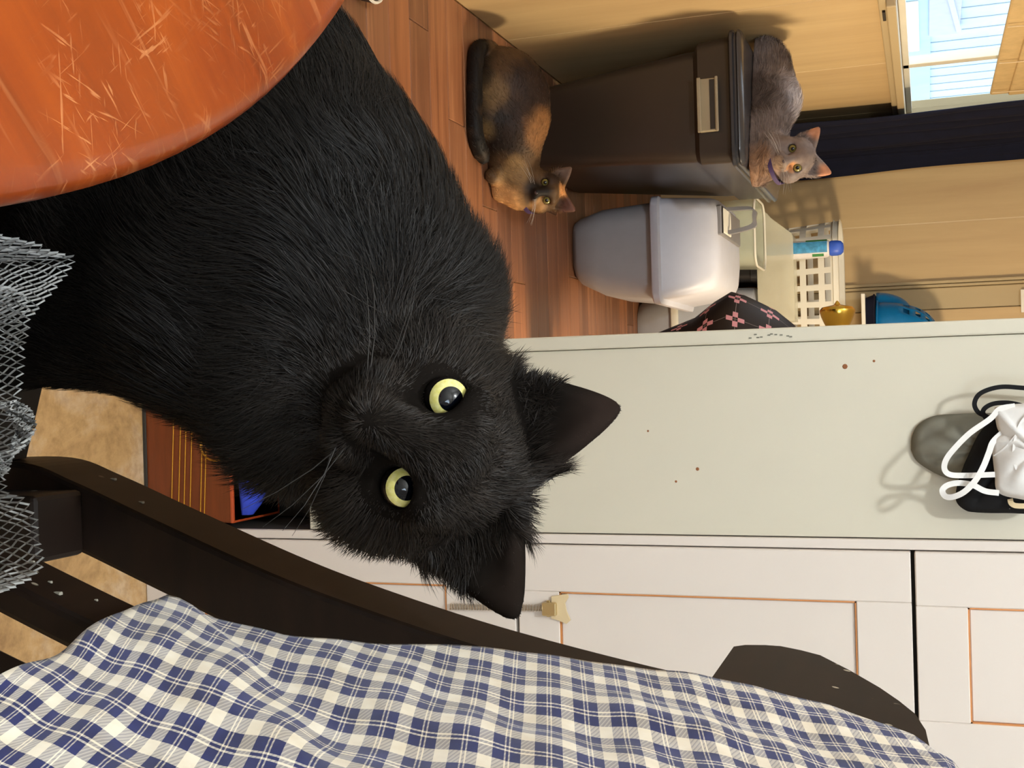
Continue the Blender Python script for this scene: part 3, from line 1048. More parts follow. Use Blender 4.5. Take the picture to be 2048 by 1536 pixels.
def door(z0, z1, ix, iz0, iz1, name='door', panel_w=0.36):
    d = MB()
    x0, x1 = DX, DX + 0.60
    t0, t1 = YC - 0.012, YC + 0.003
    ix1 = ix + panel_w
    d.box((x0, t0, z0), (ix, t1, z1), 0.0012, 1)
    d.box((ix1, t0, z0), (x1, t1, z1), 0.0012, 1)
    d.box((ix, t0, z0), (ix1, t1, iz0), 0.0008, 1)
    d.box((ix, t0, iz1), (ix1, t1, z1), 0.0008, 1)
    o = d.build(name, M_CAB, cb)
    # bare wood shows in the joint around the recessed panel
    g = 0.0016
    MB().box((ix + g, t0 + 0.0035, iz0 + g), (ix1 - g, t1 - 0.002, iz1 - g), 0.001, 1).build('door_panel', M_CAB, o)
    e = MB()
    e.box((ix, t0 + 0.0012, iz0), (ix + g, t1, iz1)).box((ix1 - g, t0 + 0.0012, iz0), (ix1, t1, iz1))
    e.box((ix, t0 + 0.0012, iz1 - g), (ix1, t1, iz1)).box((ix, t0 + 0.0012, iz0), (ix1, t1, iz0 + g))
    e.build('panel_joint', M_ORANGE, o)
    return o


IX = float(pY(1400, 1193, YC - 0.012)[0])
d1 = door(zA0, zA1, IX, zdoor(1124, 1187), zdoor(1714, 1208))
d0 = door(0.045, zA0 - 0.004, IX - 0.004, 0.09, zdoor(900, 1190))
IX2 = float(pY(2000, 1218, YC - 0.012)[0])
d2 = door(zB0, zB0 + 0.50, IX2, zdoor(1935, 1220), zB0 + 0.44, panel_w=float(pY(2000, 1445, YC)[0]) - IX2)
MB().box((DX, YC - 0.006, 0.001), (CX1, YC + 0.003, 0.042), 0.001).build('kick_board', M_CAB, cb)
# bright spring catch stretched across the door joint
sp = [pY(900, 1213, YC - 0.017), pY(1090, 1216, YC - 0.017)]
L = 34
pts = []
for i in range(L * 8 + 1):
    t = i / (L * 8)
    c = sp[0] * (1 - t) + sp[1] * t
    a = 2 * math.pi * i / 8
    pts.append((c[0] + 0.0032 * math.cos(a), c[1] + 0.0032 * math.sin(a), c[2]))
sc_ = MB().tube(pts, 0.0009, 5).build('door_spring', M_STEEL, cb, True)
q0, q1 = pY(1088, 1203, YC - 0.012), pY(1116, 1230, YC - 0.012)
br = MB().box((q0[0], YC - 0.0215, q0[2]), (q1[0], YC - 0.0123, q1[2]), 0.001, 1)
br.box((q0[0] - 0.002, YC - 0.016, q0[2] + 0.004), (q1[0] + 0.002, YC - 0.0124, q0[2] + 0.008), 0.0005, 1)
br.build('spring_bracket', M_PALEBRASS, sc_)
poly = [(1104, 1192), (1136, 1187), (1138, 1194), (1131, 1206), (1134, 1222), (1142, 1240), (1134, 1247), (1118, 1240), (1104, 1236)]
P = [pY(x, y, YC - 0.012) for x, y in poly]
b = MB()
b.loft([[(q[0], YC - 0.0122, q[2]) for q in P], [(q[0], YC - 0.0148, q[2]) for q in P]])
b.build('worn_patch', M_CREAMCH, cb)

# ------------------------------------------------------------------ brown box with gold lines, blue cloth on it
bo = empty('wooden_box', (0.06, 1.36, 0), 'low reddish brown wooden box with gold lines and ring beside the white cabinet', 'box')
bw = MB().box((-0.14, YC - 0.002, 0.0), (0.164, YC + 0.11, zat(469, 1045, YC)), 0.003).build('box_body', M_MAHOG, bo)
ztb = zat(469, 1045, YC)
MB().box((-0.14, YC - 0.003, ztb - 0.004), (0.164, YC + 0.111, ztb), 0.001).build('top_edge', plain('red_highlight_edge', (176, 74, 34), 0.3), bo)  # red highlight along the top edge, put in as a brighter colour
MB().box((-0.139, YC - 0.0045, 0.0005), (0.163, YC - 0.0022, 0.005), 0.0005).build('bottom_bead', M_DARKGAP, bo)
for px in (344, 358, 369, 381, 402, 410):
    p0, p1 = pY(px + 4, 800, YC - 0.003), pY(px - 2, 1060, YC - 0.003)
    MB().tube([(p0[0], YC - 0.003, p0[2]), (p1[0], YC - 0.003, p1[2])], 0.0007, 5).build('gold_line', M_GOLD, bo)
rc = pY(430, 888, YC - 0.003)
MB().tube([(rc[0] + 0.021 * math.cos(a), YC - 0.0035, rc[2] + 0.021 * math.sin(a)) for a in np.linspace(0, 2 * math.pi, 40)], 0.0012, 6).build('gold_ring', M_GOLD, bo, True)
# blue cloth rolled on the box
b = MB()
rings = []
for k in range(22):
    t = k / 21
    x = -0.10 + t * 0.255
    r = 0.042 * (math.sin(math.pi * min(1, max(0.04, t * 0.96 + 0.02))) ** 0.4) * (1 - 0.45 * t)
    rings.append([(x, YC + 0.018 + r * 1.1 * math.cos(a) * (1 + 0.06 * math.sin(5 * a + 9 * t)), ztb + 0.0005 + r * (1 + math.sin(a)) * (1 + 0.05 * math.sin(3 * a + 14 * t))) for a in np.linspace(0, 2 * math.pi, 20, False)])
b.loft(rings)
o = b.build('blue_cloth', M_BLUEF, None, True)
tag(o, 'blue plush cloth lying on the brown box behind the black cat', 'cloth')

# ------------------------------------------------------------------ masks hanging on the cream cupboard
hz = 1.118
hk = empty('wall_hook', (0.09, YC, hz), 'small brass hook on the cream cupboard side above the masks', 'hook')
MB().lathe([(0.0005, 0), (0.009, -0.0005), (0.009, -0.003), (0.0005, -0.0035)], (0.09, YC, hz), 16, 'Y').build('plate', M_BRASS, hk)
MB().tube(smooth_path([(0.09, YC - 0.003, hz), (0.09, YC - 0.03, hz - 0.004), (0.09, YC - 0.044, hz + 0.002), (0.09, YC - 0.046, hz + 0.014)], 6), 0.0022, 8).build('prong', M_BRASS, hk, True)


def ribbon(name, pix, width, mat, parent, thick=0.0008, face=(0, -1, 0)):
    """flat elastic band through pixel+depth stations; width lies across the path, in the wall plane"""
    pts = smooth_path([pY(x, y, Y) for x, y, Y in pix], 8)
    b = MB()
    rings = []
    fc = Vector(face)
    for i, p in enumerate(pts):
        p = Vector([float(v) for v in p])
        t = (Vector(pts[min(i + 1, len(pts) - 1)]) - Vector(pts[max(i - 1, 0)])).normalized()
        s = t.cross(fc)
        s = s.normalized() if s.length > 1e-4 else Vector((1, 0, 0))
        nrm = s.cross(t).normalized()
        w2 = s * width / 2
        rings.append([p - w2 - nrm * thick / 2, p + w2 - nrm * thick / 2, p + w2 + nrm * thick / 2, p - w2 + nrm * thick / 2])
    b.loft(rings)
    return b.build(name, mat, parent, True)


def shell(name, pix, Yedge, bulge, mat, parent, thick=0.0016, centre=None, seamline=None):
    """moulded fabric cup: outline in the wall plane, swelling towards the room"""
    P = [pY(x, y, Yedge) for x, y in pix]
    P = smooth_path(P + [P[0]], 5)[:-1]
    c = sum(P) / len(P) if centre is None else pY(centre[0], centre[1], Yedge)
    V, F = [], []
    n, m = len(P), 9
    for j in range(m):
        k = j / (m - 1)
        for i, p in enumerate(P):
            q = p * (1 - k) + c * k
            dep = bulge * (1 - (1 - k) ** 2.2) + 0.0018 * math.sin(i * 0.55 + k * 5) * k * (1 - k) * 4
            V.append((q[0], Yedge - dep, q[2]))
    for j in range(m - 1):
        for i in range(n):
            F.append((j * n + i, (j + 1) * n + i, (j + 1) * n + (i + 1) % n, j * n + (i + 1) % n))
    o = link(name, np_mesh(name, V, F, True), mat, parent)
    md = o.modifiers.new('th', 'SOLIDIFY')
    md.thickness = thick
    return o


mg = empty('grey_face_mask', pY(1900, 900, YC - 0.012), 'grey olive cup shaped face mask, lowest and leftmost of the hanging masks', 'mask', 'masks hanging on the cream cupboard')
shell('cup', [(1822, 900), (1824, 872), (1838, 848), (1868, 832), (1910, 828), (1990, 826), (2090, 830), (2120, 880), (2090, 935), (1990, 965), (1935, 962), (1890, 955), (1852, 936), (1832, 920)], YC - 0.0035, 0.018, M_GREYF, mg, centre=(1975, 895))
ribbon('strap', [(2085, 850, YC - 0.012), (2130, 880, YC - 0.02), (2190, 920, YC - 0.034)], 0.004, M_GREYF, mg)
mb = empty('black_face_mask', pY(1990, 930, YC - 0.03), 'black cloth face mask behind the white one with a black ear loop', 'mask', 'masks hanging on the cream cupboard')
shell('cup', [(1930, 930), (1915, 975), (1914, 1002), (1930, 1018), (1950, 1023), (2010, 1024), (2095, 1020), (2120, 960), (2100, 880), (2060, 835), (2010, 828), (1965, 860)], YC - 0.027, 0.014, M_BLACKF, mb, centre=(2010, 930))
ribbon('ear_loop', [(2120, 782, YC - 0.03), (2048, 776, YC - 0.03), (2000, 774, YC - 0.031), (1962, 786, YC - 0.032), (1949, 806, YC - 0.033), (1956, 824, YC - 0.034), (1975, 834, YC - 0.036), (1992, 846, YC - 0.034)], 0.0045, M_BLACKF, mb)
ribbon('ear_loop', [(2110, 832, YC - 0.034), (2060, 816, YC - 0.036), (2020, 806, YC - 0.036), (1985, 808, YC - 0.036), (1966, 822, YC - 0.036), (1975, 842, YC - 0.034)], 0.0045, M_BLACKF, mb)
mw = empty('white_face_mask', pY(2010, 900, YC - 0.05), 'white moulded face mask with seams and two white elastic loops, frontmost of the masks', 'mask', 'masks hanging on the cream cupboard')
cup = shell('cup', [(1990, 816), (1996, 852), (2002, 868), (1986, 880), (1987, 910), (1992, 950), (1996, 982), (2030, 994), (2090, 996), (2130, 940), (2128, 860), (2090, 812), (2030, 810)], YC - 0.047, 0.016, M_WHITEF, mw, centre=(2070, 905))
ribbon('seam', [(2075, 812, YC - 0.058), (2042, 845, YC - 0.0595), (2028, 890, YC - 0.060), (2030, 930, YC - 0.060), (2052, 972, YC - 0.058)], 0.0022, M_WHITEF, cup)
ribbon('seam', [(1988, 912, YC - 0.049), (2010, 895, YC - 0.056), (2030, 872, YC - 0.060)], 0.0016, M_WHITEF, cup)
ribbon('elastic_loop', [(2030, 812, YC - 0.050), (2000, 818, YC - 0.051), (1980, 838, YC - 0.052), (1940, 866, YC - 0.054), (1908, 898, YC - 0.055), (1892, 920, YC - 0.056), (1889, 938, YC - 0.056), (1900, 949, YC - 0.054), (1930, 951, YC - 0.051), (1990, 949, YC - 0.049)], 0.0053, M_WHITEF, mw)
ribbon('elastic_loop', [(2004, 866, YC - 0.049), (1986, 884, YC - 0.052), (1978, 905, YC - 0.056), (1966, 935, YC - 0.060), (1950, 962, YC - 0.062), (1928, 984, YC - 0.062), (1905, 994, YC - 0.060), (1890, 992, YC - 0.058), (1885, 980, YC - 0.056), (1896, 970, YC - 0.055), (1918, 966, YC - 0.054), (1945, 970, YC - 0.052), (1970, 982, YC - 0.050), (1998, 986, YC - 0.049)], 0.0055, M_WHITEF, mw)
ribbon('chin_strap', [(2020, 998, YC - 0.040), (2024, 1008, YC - 0.042), (2040, 1012, YC - 0.042), (2090, 1010, YC - 0.040)], 0.005, M_CREAMCH, mw)
ribbon('hanging_loop', [(2110, 880, YC - 0.048), (2160, 915, YC - 0.046), (2210, 928, YC - 0.044)], 0.0045, M_WHITEF, mw)

# ------------------------------------------------------------------ round table
TC, TR, TZ = (-0.449, 0.160), 0.410, 0.73
tb = empty('round_table', (TC[0], TC[1], 0), 'round chestnut lacquered table with a worn scratched top in the lower left', 'table')
prof = [(0.001, 0.0), (0.33, 0.0), (TR - 0.010, 0.0), (TR - 0.004, -0.0018), (TR - 0.0008, -0.006), (TR, -0.012), (TR - 0.001, -0.018), (TR - 0.006, -0.025), (TR - 0.014, -0.028), (0.001, -0.028)]
MB().lathe(prof, (0, 0, 0), 160).build('tabletop', M_TABLE, None, True)
tt = bpy.data.objects['tabletop']
tt.location = (TC[0], TC[1], TZ)
tt.parent = tb
tt.matrix_parent_inverse = tb.matrix_basis.inverted()
MB().lathe([(0.12, 0.70), (0.12, 0.68), (0.045, 0.66), (0.035, 0.60), (0.05, 0.5), (0.055, 0.38), (0.038, 0.28), (0.05, 0.2), (0.055, 0.12), (0.03, 0.10)], (TC[0], TC[1], 0), 32).build('pedestal', M_MAHOG, tb, True)
for k in range(3):
    a = math.radians(200 + k * 120)
    c, s = math.cos(a), math.sin(a)
    pts = smooth_path([(TC[0] + 0.03 * c, TC[1] + 0.03 * s, 0.17), (TC[0] + 0.12 * c, TC[1] + 0.12 * s, 0.15), (TC[0] + 0.24 * c, TC[1] + 0.24 * s, 0.06), (TC[0] + 0.31 * c, TC[1] + 0.31 * s, 0.018)], 6)
    MB().tube(pts, np.linspace(0.024, 0.015, len(pts)), 10).build('foot', M_MAHOG, tb, True)

# dish on the floor peeping past the table edge
dp = pZ(741, -62, 0.03)
ds = empty('pet_dish', (dp[0], dp[1], 0), 'dark dish with a white rim on the floor beyond the table edge', 'dish')
MB().lathe([(0.04, 0.0), (0.05, 0.001), (0.06, 0.03), (0.056, 0.031), (0.045, 0.008), (0.002, 0.006)], (dp[0], dp[1], 0.0002), 28).build('bowl', M_BLACK, ds, True)
MB().tube([(dp[0] + 0.058 * math.cos(a), dp[1] + 0.058 * math.sin(a), 0.032) for a in np.linspace(0, 2 * math.pi, 33)], 0.003, 6).build('rim', M_WHITEP, ds, True)

# ------------------------------------------------------------------ dark chair
SZ = 0.452
M_CHIP = plain('chipped_paint_spot', (150, 146, 132), 0.7, 0.1)
ch = empty('dining_chair', (-0.15, 0.40, 0), 'dark espresso wooden chair with curved back slats, plaid cloth over its back', 'chair')
front_curve = [(0.037, 0.40), (0.037, 0.461), (0.048, 0.497), (0.068, 0.548), (0.093, 0.613), (0.109, 0.662), (0.128, 0.732), (0.145, 0.813), (0.152, 0.86), (0.158, 0.90)]
fc = smooth_path([(x, 0, z) for x, z in front_curve], 6)


def sabre(y0, y1, th, zmin=0.0, zmax=9, leg=False):
    pts = [p for p in fc if zmin <= p[2] <= zmax]
    xs_ = [(p[0], p[2]) for p in pts]
    if leg:
        xs_ = [(0.075, 0.0), (0.062, 0.10), (0.048, 0.22), (0.040, 0.33)] + xs_
    b = MB()
    rings = []
    for x, z in xs_:
        rings.append([(x, y0, z), (x, y1, z), (x + th, y1, z), (x + th, y0, z)])
    b.loft(rings)
    return b


sabre(0.552, 0.600, 0.038, leg=True, zmax=0.87).build('rear_post', M_CHAIR, ch, False, 0.003)
sabre(0.160, 0.208, 0.038, leg=True, zmax=0.87).build('rear_post', M_CHAIR, ch, False, 0.003)
for y in (0.450, 0.365, 0.285):
    sabre(y - 0.036, y, 0.016, zmin=0.455, zmax=0.87).build('back_slat', M_CHAIR, ch, False, 0.003)
for y, z in ((0.442, 0.565), (0.432, 0.583), (0.426, 0.592), (0.436, 0.604), (0.424, 0.622), (0.43, 0.648), (0.352, 0.60), (0.345, 0.63), (0.585, 0.50), (0.57, 0.53)):
    x = float(np.interp(z, [p[2] for p in fc], [p[0] for p in fc]))
    ln_ = rng.uniform(0.0008, 0.0026)
    MB().box((x - 0.0006, y - ln_ * 0.6, z - ln_), (x + 0.0015, y + ln_ * 0.6, z + ln_), 0.0003, 1).build('paint_chip', M_CHIP, ch)
# crest rail: long board with rounded ears past the posts
def crest_x(y, z):
    return 0.152 + (z - 0.845) * 0.20 - 0.010 * max(0, (0.38 - y) / 0.3) ** 2


def crest_half(z):
    return float(np.interp(z, [0.843, 0.848, 0.858, 0.865, 0.877, 0.888, 0.905, 0.922, 0.932, 0.940, 0.946, 0.949], [0.300, 0.310, 0.321, 0.327, 0.329, 0.328, 0.310, 0.288, 0.271, 0.254, 0.225, 0.17]))


rings = []
for z in [0.843, 0.848, 0.858, 0.866, 0.877, 0.888, 0.897, 0.905, 0.914, 0.922, 0.932, 0.940, 0.945, 0.949]:
    hw = crest_half(z)
    ys_ = 0.38 + hw * np.sin(np.linspace(-math.pi / 2, math.pi / 2, 24))
    rings.append([(crest_x(y, z), y, z) for y in ys_] + [(crest_x(y, z) + 0.020, y, z) for y in ys_[::-1]])
b = MB()
b.loft(rings)
b.build('crest_rail', M_CHAIR, ch, False)
# seat: wider towards the front
out = [(0.040, 0.185), (0.036, 0.572), (0.0, 0.585), (-0.20, 0.66), (-0.34, 0.70), (-0.375, 0.68), (-0.39, 0.40), (-0.375, 0.10), (-0.34, 0.08), (0.0, 0.175)]
b = MB()
b.loft([[(x, y, SZ - 0.028) for x, y in out], [(x, y, SZ - 0.004) for x, y in out], [(x * 0.985, 0.38 + (y - 0.38) * 0.985, SZ) for x, y in out]])
b.build('seat', M_CHAIR, ch, False)
MB().box((0.052, 0.512, 0.430), (0.088, 0.5515, 0.506), 0.003).build('corner_block', M_CHAIR, ch)
MB().box((0.050, 0.208, 0.435), (0.070, 0.495, 0.458), 0.003).build('back_rail', M_CHAIR, ch)
for y in (0.14, 0.62):
    MB().bar([(-0.33, y, 0.0), (-0.33, y, SZ - 0.028)], (0.036, 0, 0), (0, 0.036, 0)).build('front_leg', M_CHAIR, ch, False, 0.003)
for y in (0.15, 0.60):
    MB().box((-0.33, y - 0.01, 0.17), (0.05, y + 0.01, 0.20), 0.003).build('side_stretcher', M_CHAIR, ch)

# ------------------------------------------------------------------ plaid cloth over the chair back
def curve_x(z):
    zz = [p[2] for p in fc]
    xx = [p[0] for p in fc]
    return float(np.interp(z, zz, xx)) if z <= 0.84 else float(np.interp(0.84, zz, xx)) + (z - 0.84) * 0.25


NU, NV = 110, 90
V, F, UV = [], [], []
zc0, ztop_ = 0.636, 0.9520


def far_y(z):
    return float(np.interp(z, [0.60, 0.636, 0.658, 0.684, 0.711, 0.736, 0.778, 0.83, 0.866, 0.901, 0.941, 0.953], [0.438, 0.442, 0.453, 0.460, 0.487, 0.519, 0.543, 0.569, 0.579, 0.584, 0.568, 0.546]))


back_len = 0.16
front_len = (ztop_ - zc0) * 1.06
for i in range(NU + 1):
    s = i / NU * (front_len + back_len + 0.05)
    for j in range(NV + 1):
        t = j / NV
        if s < front_len:
            z = zc0 + s / 1.06
            over = 0
        else:
            over = s - front_len
            z = ztop_
        yf = far_y(z if over == 0 else 0.955)
        y = yf - t * (yf - 0.10)
        # front surface stays clear of slats, posts and crest
        xb = curve_x(z) - 0.007
        k = min(1, max(0, (z - 0.79) / 0.05))
        xb = xb + min(0, crest_x(y, z) - 0.006 - xb) * k
        edge = min(1, t * 6)
        wr = 0.0016 * math.sin(60 * y + 30 * z) + 0.0012 * math.sin(110 * y - 24 * z + 2) * math.sin(9 * z) + 0.0007 * math.sin(190 * z + 60 * y)
        low = max(0, 1 - (z - zc0) / 0.13)
        fold = math.exp(-((y + 0.55 * (z - 0.66) - 0.40) / 0.016) ** 2) + 0.7 * math.exp(-((y + 0.8 * (z - 0.66) - 0.335) / 0.013) ** 2) + 0.6 * math.exp(-((y + 0.4 * (z - 0.7) - 0.29) / 0.02) ** 2)
        hang = low
        ridge = 0.452 - (z - 0.64) * 0.75
        lap = 1 / (1 + math.exp(-max(-30, min(30, (ridge - y) / 0.0028)))) * min(1, max(0, (0.76 - z) / 0.07))
        xx = xb - 0.001 * low * edge - 0.0045 * fold * (0.9 - 0.6 * low) * edge + wr * (0.3 + 0.7 * edge) - 0.001 - 0.006 * lap
        zz = z
        if over > 0:
            r = 0.05
            if over < r:
                a = over / r * math.pi
                cx = xb - 0.002 + wr * 0.35 + 0.021
                xx = cx - 0.021 * math.cos(a)
                zz = z + 0.010 * math.sin(a)
            else:
                d = over - r
                xx = xb + 0.040 + 0.003 * math.sin(30 * y) + 0.0
                zz = z - d
                xx = xx - d * 0.28 + 0.012 * min(1, d / 0.03)
        # far edge corner folds over towards the back near the hem
        V.append((xx, y, zz + max(0, 0.442 - y) * 0.30 * low * low))
        UV.append(((s - 0.33 * (0.6 - y)) / 0.0170, (0.62 - y + 0.2 * s) / 0.0315))
n = NV + 1
for i in range(NU):
    for j in range(NV):
        F.append((i * n + j, (i + 1) * n + j, (i + 1) * n + j + 1, i * n + j + 1))
me = np_mesh('plaid_cloth', V, F, True)
uvl = me.uv_layers.new(name='UV')
idx = np.zeros(len(me.loops), np.int32)
me.loops.foreach_get('vertex_index', idx)
uvl.data.foreach_set('uv', np.asarray(UV, np.float32)[idx].ravel())
cl = link('plaid_cloth', me, M_CLOTH)
tag(cl, 'blue and cream plaid cotton cloth draped over the back of the dark chair', 'cloth')
md = cl.modifiers.new('th', 'SOLIDIFY')
md.thickness = 0.0012
md.offset = 0

# ------------------------------------------------------------------ grey grip mesh bunched on the seat
def net(name, edge, rows, zf, parent, step=16.0, depth_px=29, thick=0.00095):
    """diamond lattice sheet; edge = pixel stations of the far border on the seat"""
    E = np.array(edge, float)
    seg = np.r_[0, np.cumsum(np.hypot(*np.diff(E, axis=0).T))]
    m = int(seg[-1] / step)
    u = np.linspace(0, seg[-1], m + 1)
    X, Yp = np.interp(u, seg, E[:, 0]), np.interp(u, seg, E[:, 1])
    V, F = [], []
    for r in range(rows + 1):
        for i in range(m + 1):
            off = 0.5 * (r % 2)
            k = min(m, i + off)
            x = np.interp(k, range(m + 1), X) - r * depth_px * 0.5
            y = np.interp(k, range(m + 1), Yp) + r * 1.5 + 2.2 * math.sin(i * 0.7 + r)
            q = pZ(x + rng.uniform(-2, 2), y + rng.uniform(-2.5, 2.5), zf(k / m, r / rows) + rng.uniform(-0.0012, 0.0012))
            V.append(q)
    w_ = m + 1
    for r in range(rows - 1):
        for i in range(m):
            if r % 2 == 0:
                q = (r * w_ + i, (r + 1) * w_ + i, (r + 2) * w_ + i, (r + 1) * w_ + i - 1) if i > 0 else None
            else:
                q = (r * w_ + i, (r + 1) * w_ + i + 1, (r + 2) * w_ + i, (r + 1) * w_ + i) if r + 2 <= rows else None
            if q is not None and r + 2 <= rows:
                F.append(q)
    o = link(name, np_mesh(name, V, F), M_MESH, parent)
    md = o.modifiers.new('wire', 'WIREFRAME')
    md.thickness = thick
    md.use_even_offset = False
    return o


nm = empty('grip_mesh_mat', (-0.05, 0.5, SZ), 'grey non-slip mesh mat bunched up on the chair seat under the black cat', 'mat')
net('lower_fold', [(-40, 455), (40, 480), (156, 514), (128, 560), (90, 600), (60, 640), (40, 700)], 24, lambda u, v: SZ + 0.012 + 0.105 * (1 - v) + 0.006 * math.sin(u * 9 + v * 5), nm)
net('upper_fold', [(-40, 560), (20, 572), (58, 600), (60, 640), (50, 700), (46, 760), (40, 800), (62, 822), (72, 850), (62, 880), (26, 915), (10, 960), (14, 985), (50, 1000), (72, 1030), (88, 1130), (70, 1150), (20, 1180), (-40, 1200)], 22, lambda u, v: SZ + 0.014 + (0.116 + 0.03 * max(0, u - 0.6) / 0.4) * (1 - v) + 0.006 * math.sin(u * 14 + v * 4) + 0.003 * math.sin(u * 40), nm)
net('torn_corner', [(30, 800), (44, 804), (60, 818), (70, 836), (74, 852), (66, 872), (60, 884), (40, 900), (24, 922), (14, 950)], 8, lambda u, v: SZ + 0.125 + 0.006 * math.sin(u * 25 + v * 9), nm, 6.0, 11, 0.0011)
# ------------------------------------------------------------------ cats: blended solid -> one continuous skin
def grid_axis(lo, hi, flo, fhi, h, hf):
    """axis samples, fine between flo and fhi"""
    out = [lo]
    while out[-1] < hi:
        x = out[-1]
        d = max(flo - x, x - fhi, 0)
        out.append(x + (hf if d <= 0 else min(h, hf + d * 0.15)))
    return np.array(out, np.float32)


class Solid:
    def __init__(self, gx, gy, gz):
        self.g = (gx, gy, gz)
        self.D = np.full((len(gx), len(gy), len(gz)), 0.1, np.float32)

    def win(self, lo, hi, mg):
        s, c = [], []
        for g, a, b in zip(self.g, lo, hi):
            i, j = np.searchsorted(g, a - mg), np.searchsorted(g, b + mg)
            s.append(slice(i, max(i + 1, j)))
            c.append(g[i:max(i + 1, j)])
        return tuple(s), (c[0][:, None, None], c[1][None, :, None], c[2][None, None, :])

    def put(self, s, d, k, sub=False):
        a = self.D[s]
        if sub:
            d = -d
            h = np.clip(0.5 - 0.5 * (a - d) / k, 0, 1)
            self.D[s] = a * (1 - h) + d * h + k * h * (1 - h)
        else:
            h = np.clip(0.5 + 0.5 * (a - d) / k, 0, 1)
            self.D[s] = a * (1 - h) + d * h - k * h * (1 - h)

    def cone(self, a, b, ra, rb, k=0.02, sub=False):
        a, b = np.asarray(a, float), np.asarray(b, float)
        r = max(ra, rb)
        s, (x, y, z) = self.win(np.minimum(a, b) - r, np.maximum(a, b) + r, 0.03 + k)
        ab = b - a
        L2 = max(1e-9, ab @ ab)
        t = np.clip(((x - a[0]) * ab[0] + (y - a[1]) * ab[1] + (z - a[2]) * ab[2]) / L2, 0, 1)
        d = np.sqrt((x - a[0] - t * ab[0]) ** 2 + (y - a[1] - t * ab[1]) ** 2 + (z - a[2] - t * ab[2]) ** 2) - (ra + (rb - ra) * t)
        self.put(s, d.astype(np.float32), k, sub)

    def ell(self, c, axes, rad, k=0.02, sub=False):
        c = np.asarray(c, float)
        r = max(rad)
        s, (x, y, z) = self.win(c - r, c + r, 0.03 + k)
        q = []
        for axv, rr in zip(axes, rad):
            q.append(((x - c[0]) * axv[0] + (y - c[1]) * axv[1] + (z - c[2]) * axv[2]) / rr)
        k0 = np.sqrt(q[0] ** 2 + q[1] ** 2 + q[2] ** 2)
        k1 = np.sqrt((q[0] / rad[0]) ** 2 + (q[1] / rad[1]) ** 2 + (q[2] / rad[2]) ** 2) + 1e-9
        self.put(s, (k0 * (k0 - 1) / k1).astype(np.float32), k, sub)

    def leaf(self, base, tip, wdir, ddir, W, Dp, k=0.006, sub=False, pw=0.75):
        """flattened pointed cone (an ear)"""
        base, tip = np.asarray(base, float), np.asarray(tip, float)
        axv = tip - base
        L = np.linalg.norm(axv)
        axv = axv / L
        wdir = np.asarray(wdir) - axv * (axv @ wdir)
        wdir = wdir / np.linalg.norm(wdir)
        dv = np.cross(axv, wdir)
        if dv @ ddir < 0:
            dv = -dv
        s, (x, y, z) = self.win(np.minimum(base, tip) - W, np.maximum(base, tip) + W, 0.012)
        X, Y_, Z = x - base[0], y - base[1], z - base[2]
        h = (X * axv[0] + Y_ * axv[1] + Z * axv[2]) / L
        a = X * wdir[0] + Y_ * wdir[1] + Z * wdir[2]
        b = X * dv[0] + Y_ * dv[1] + Z * dv[2]
        hc = np.clip(h, 0, 1)
        wv = W * np.maximum(1 - hc, 0.0) ** pw + 0.0018
        dd = Dp * np.maximum(1 - hc, 0.0) ** 0.8 + 0.0014
        r = np.sqrt((a / wv) ** 2 + (b / dd) ** 2)
        d = (r - 1) * np.minimum(wv, dd)
        d = np.maximum(d, np.maximum(h - 1, -0.15 - h) * L)
        self.put(s, d.astype(np.float32), k, sub)

    def mesh(self):
        D, (gx, gy, gz) = self.D, self.g
        ins = D < 0
        cnt = np.zeros(tuple(n - 1 for n in D.shape), np.int8)
        for i in (0, 1):
            for j in (0, 1):
                for k in (0, 1):
                    cnt += ins[i:D.shape[0] - 1 + i, j:D.shape[1] - 1 + j, k:D.shape[2] - 1 + k]
        I, J, K = np.nonzero((cnt > 0) & (cnt < 8))
        n = len(I)
        off = [(i, j, k) for i in (0, 1) for j in (0, 1) for k in (0, 1)]
        vals = np.stack([D[I + a, J + b, K + c] for a, b, c in off], 1)
        pos = np.stack([np.stack([gx[I + a], gy[J + b], gz[K + c]], 1) for a, b, c in off], 1)
        acc = np.zeros((n, 3))
        num = np.zeros(n)
        for u in range(8):
            for v in range(u + 1, 8):
                if sum(abs(p - q) for p, q in zip(off[u], off[v])) != 1:
                    continue
                a, b = vals[:, u], vals[:, v]
                m = (a < 0) != (b < 0)
                t = np.where(m, a / np.where(m, a - b, 1), 0)[:, None]
                acc += np.where(m[:, None], pos[:, u] * (1 - t) + pos[:, v] * t, 0)
                num += m
        V = acc / num[:, None]
        cid = np.full(cnt.shape, -1, np.int32)
        cid[I, J, K] = np.arange(n)
        quads = []
        for axis in range(3):
            sl0 = [slice(1, -1)] * 3
            sl1 = [slice(1, -1)] * 3
            sl0[axis] = slice(0, -1)
            sl1[axis] = slice(1, None)
            A, B = ins[tuple(sl0)], ins[tuple(sl1)]
            e = np.nonzero(A != B)
            e = [e[q] + (0 if q == axis else 1) for q in range(3)]
            flip = ins[e[0], e[1], e[2]]
            o1, o2 = [q for q in range(3) if q != axis]
            idx = []
            for d1, d2 in ((-1, -1), (0, -1), (0, 0), (-1, 0)):
                c = [e[0].copy(), e[1].copy(), e[2].copy()]
                c[o1] = c[o1] + d1
                c[o2] = c[o2] + d2
                idx.append(cid[c[0], c[1], c[2]])
            q = np.stack(idx, 1)
            if axis == 1:
                flip = ~flip
            q = np.where(flip[:, None], q, q[:, ::-1])
            quads.append(q)
        Q = np.concatenate(quads)
        Q = Q[(Q >= 0).all(1)]
        return V, Q


def unit(v):
    v = np.asarray(v, float)
    return v / np.linalg.norm(v)


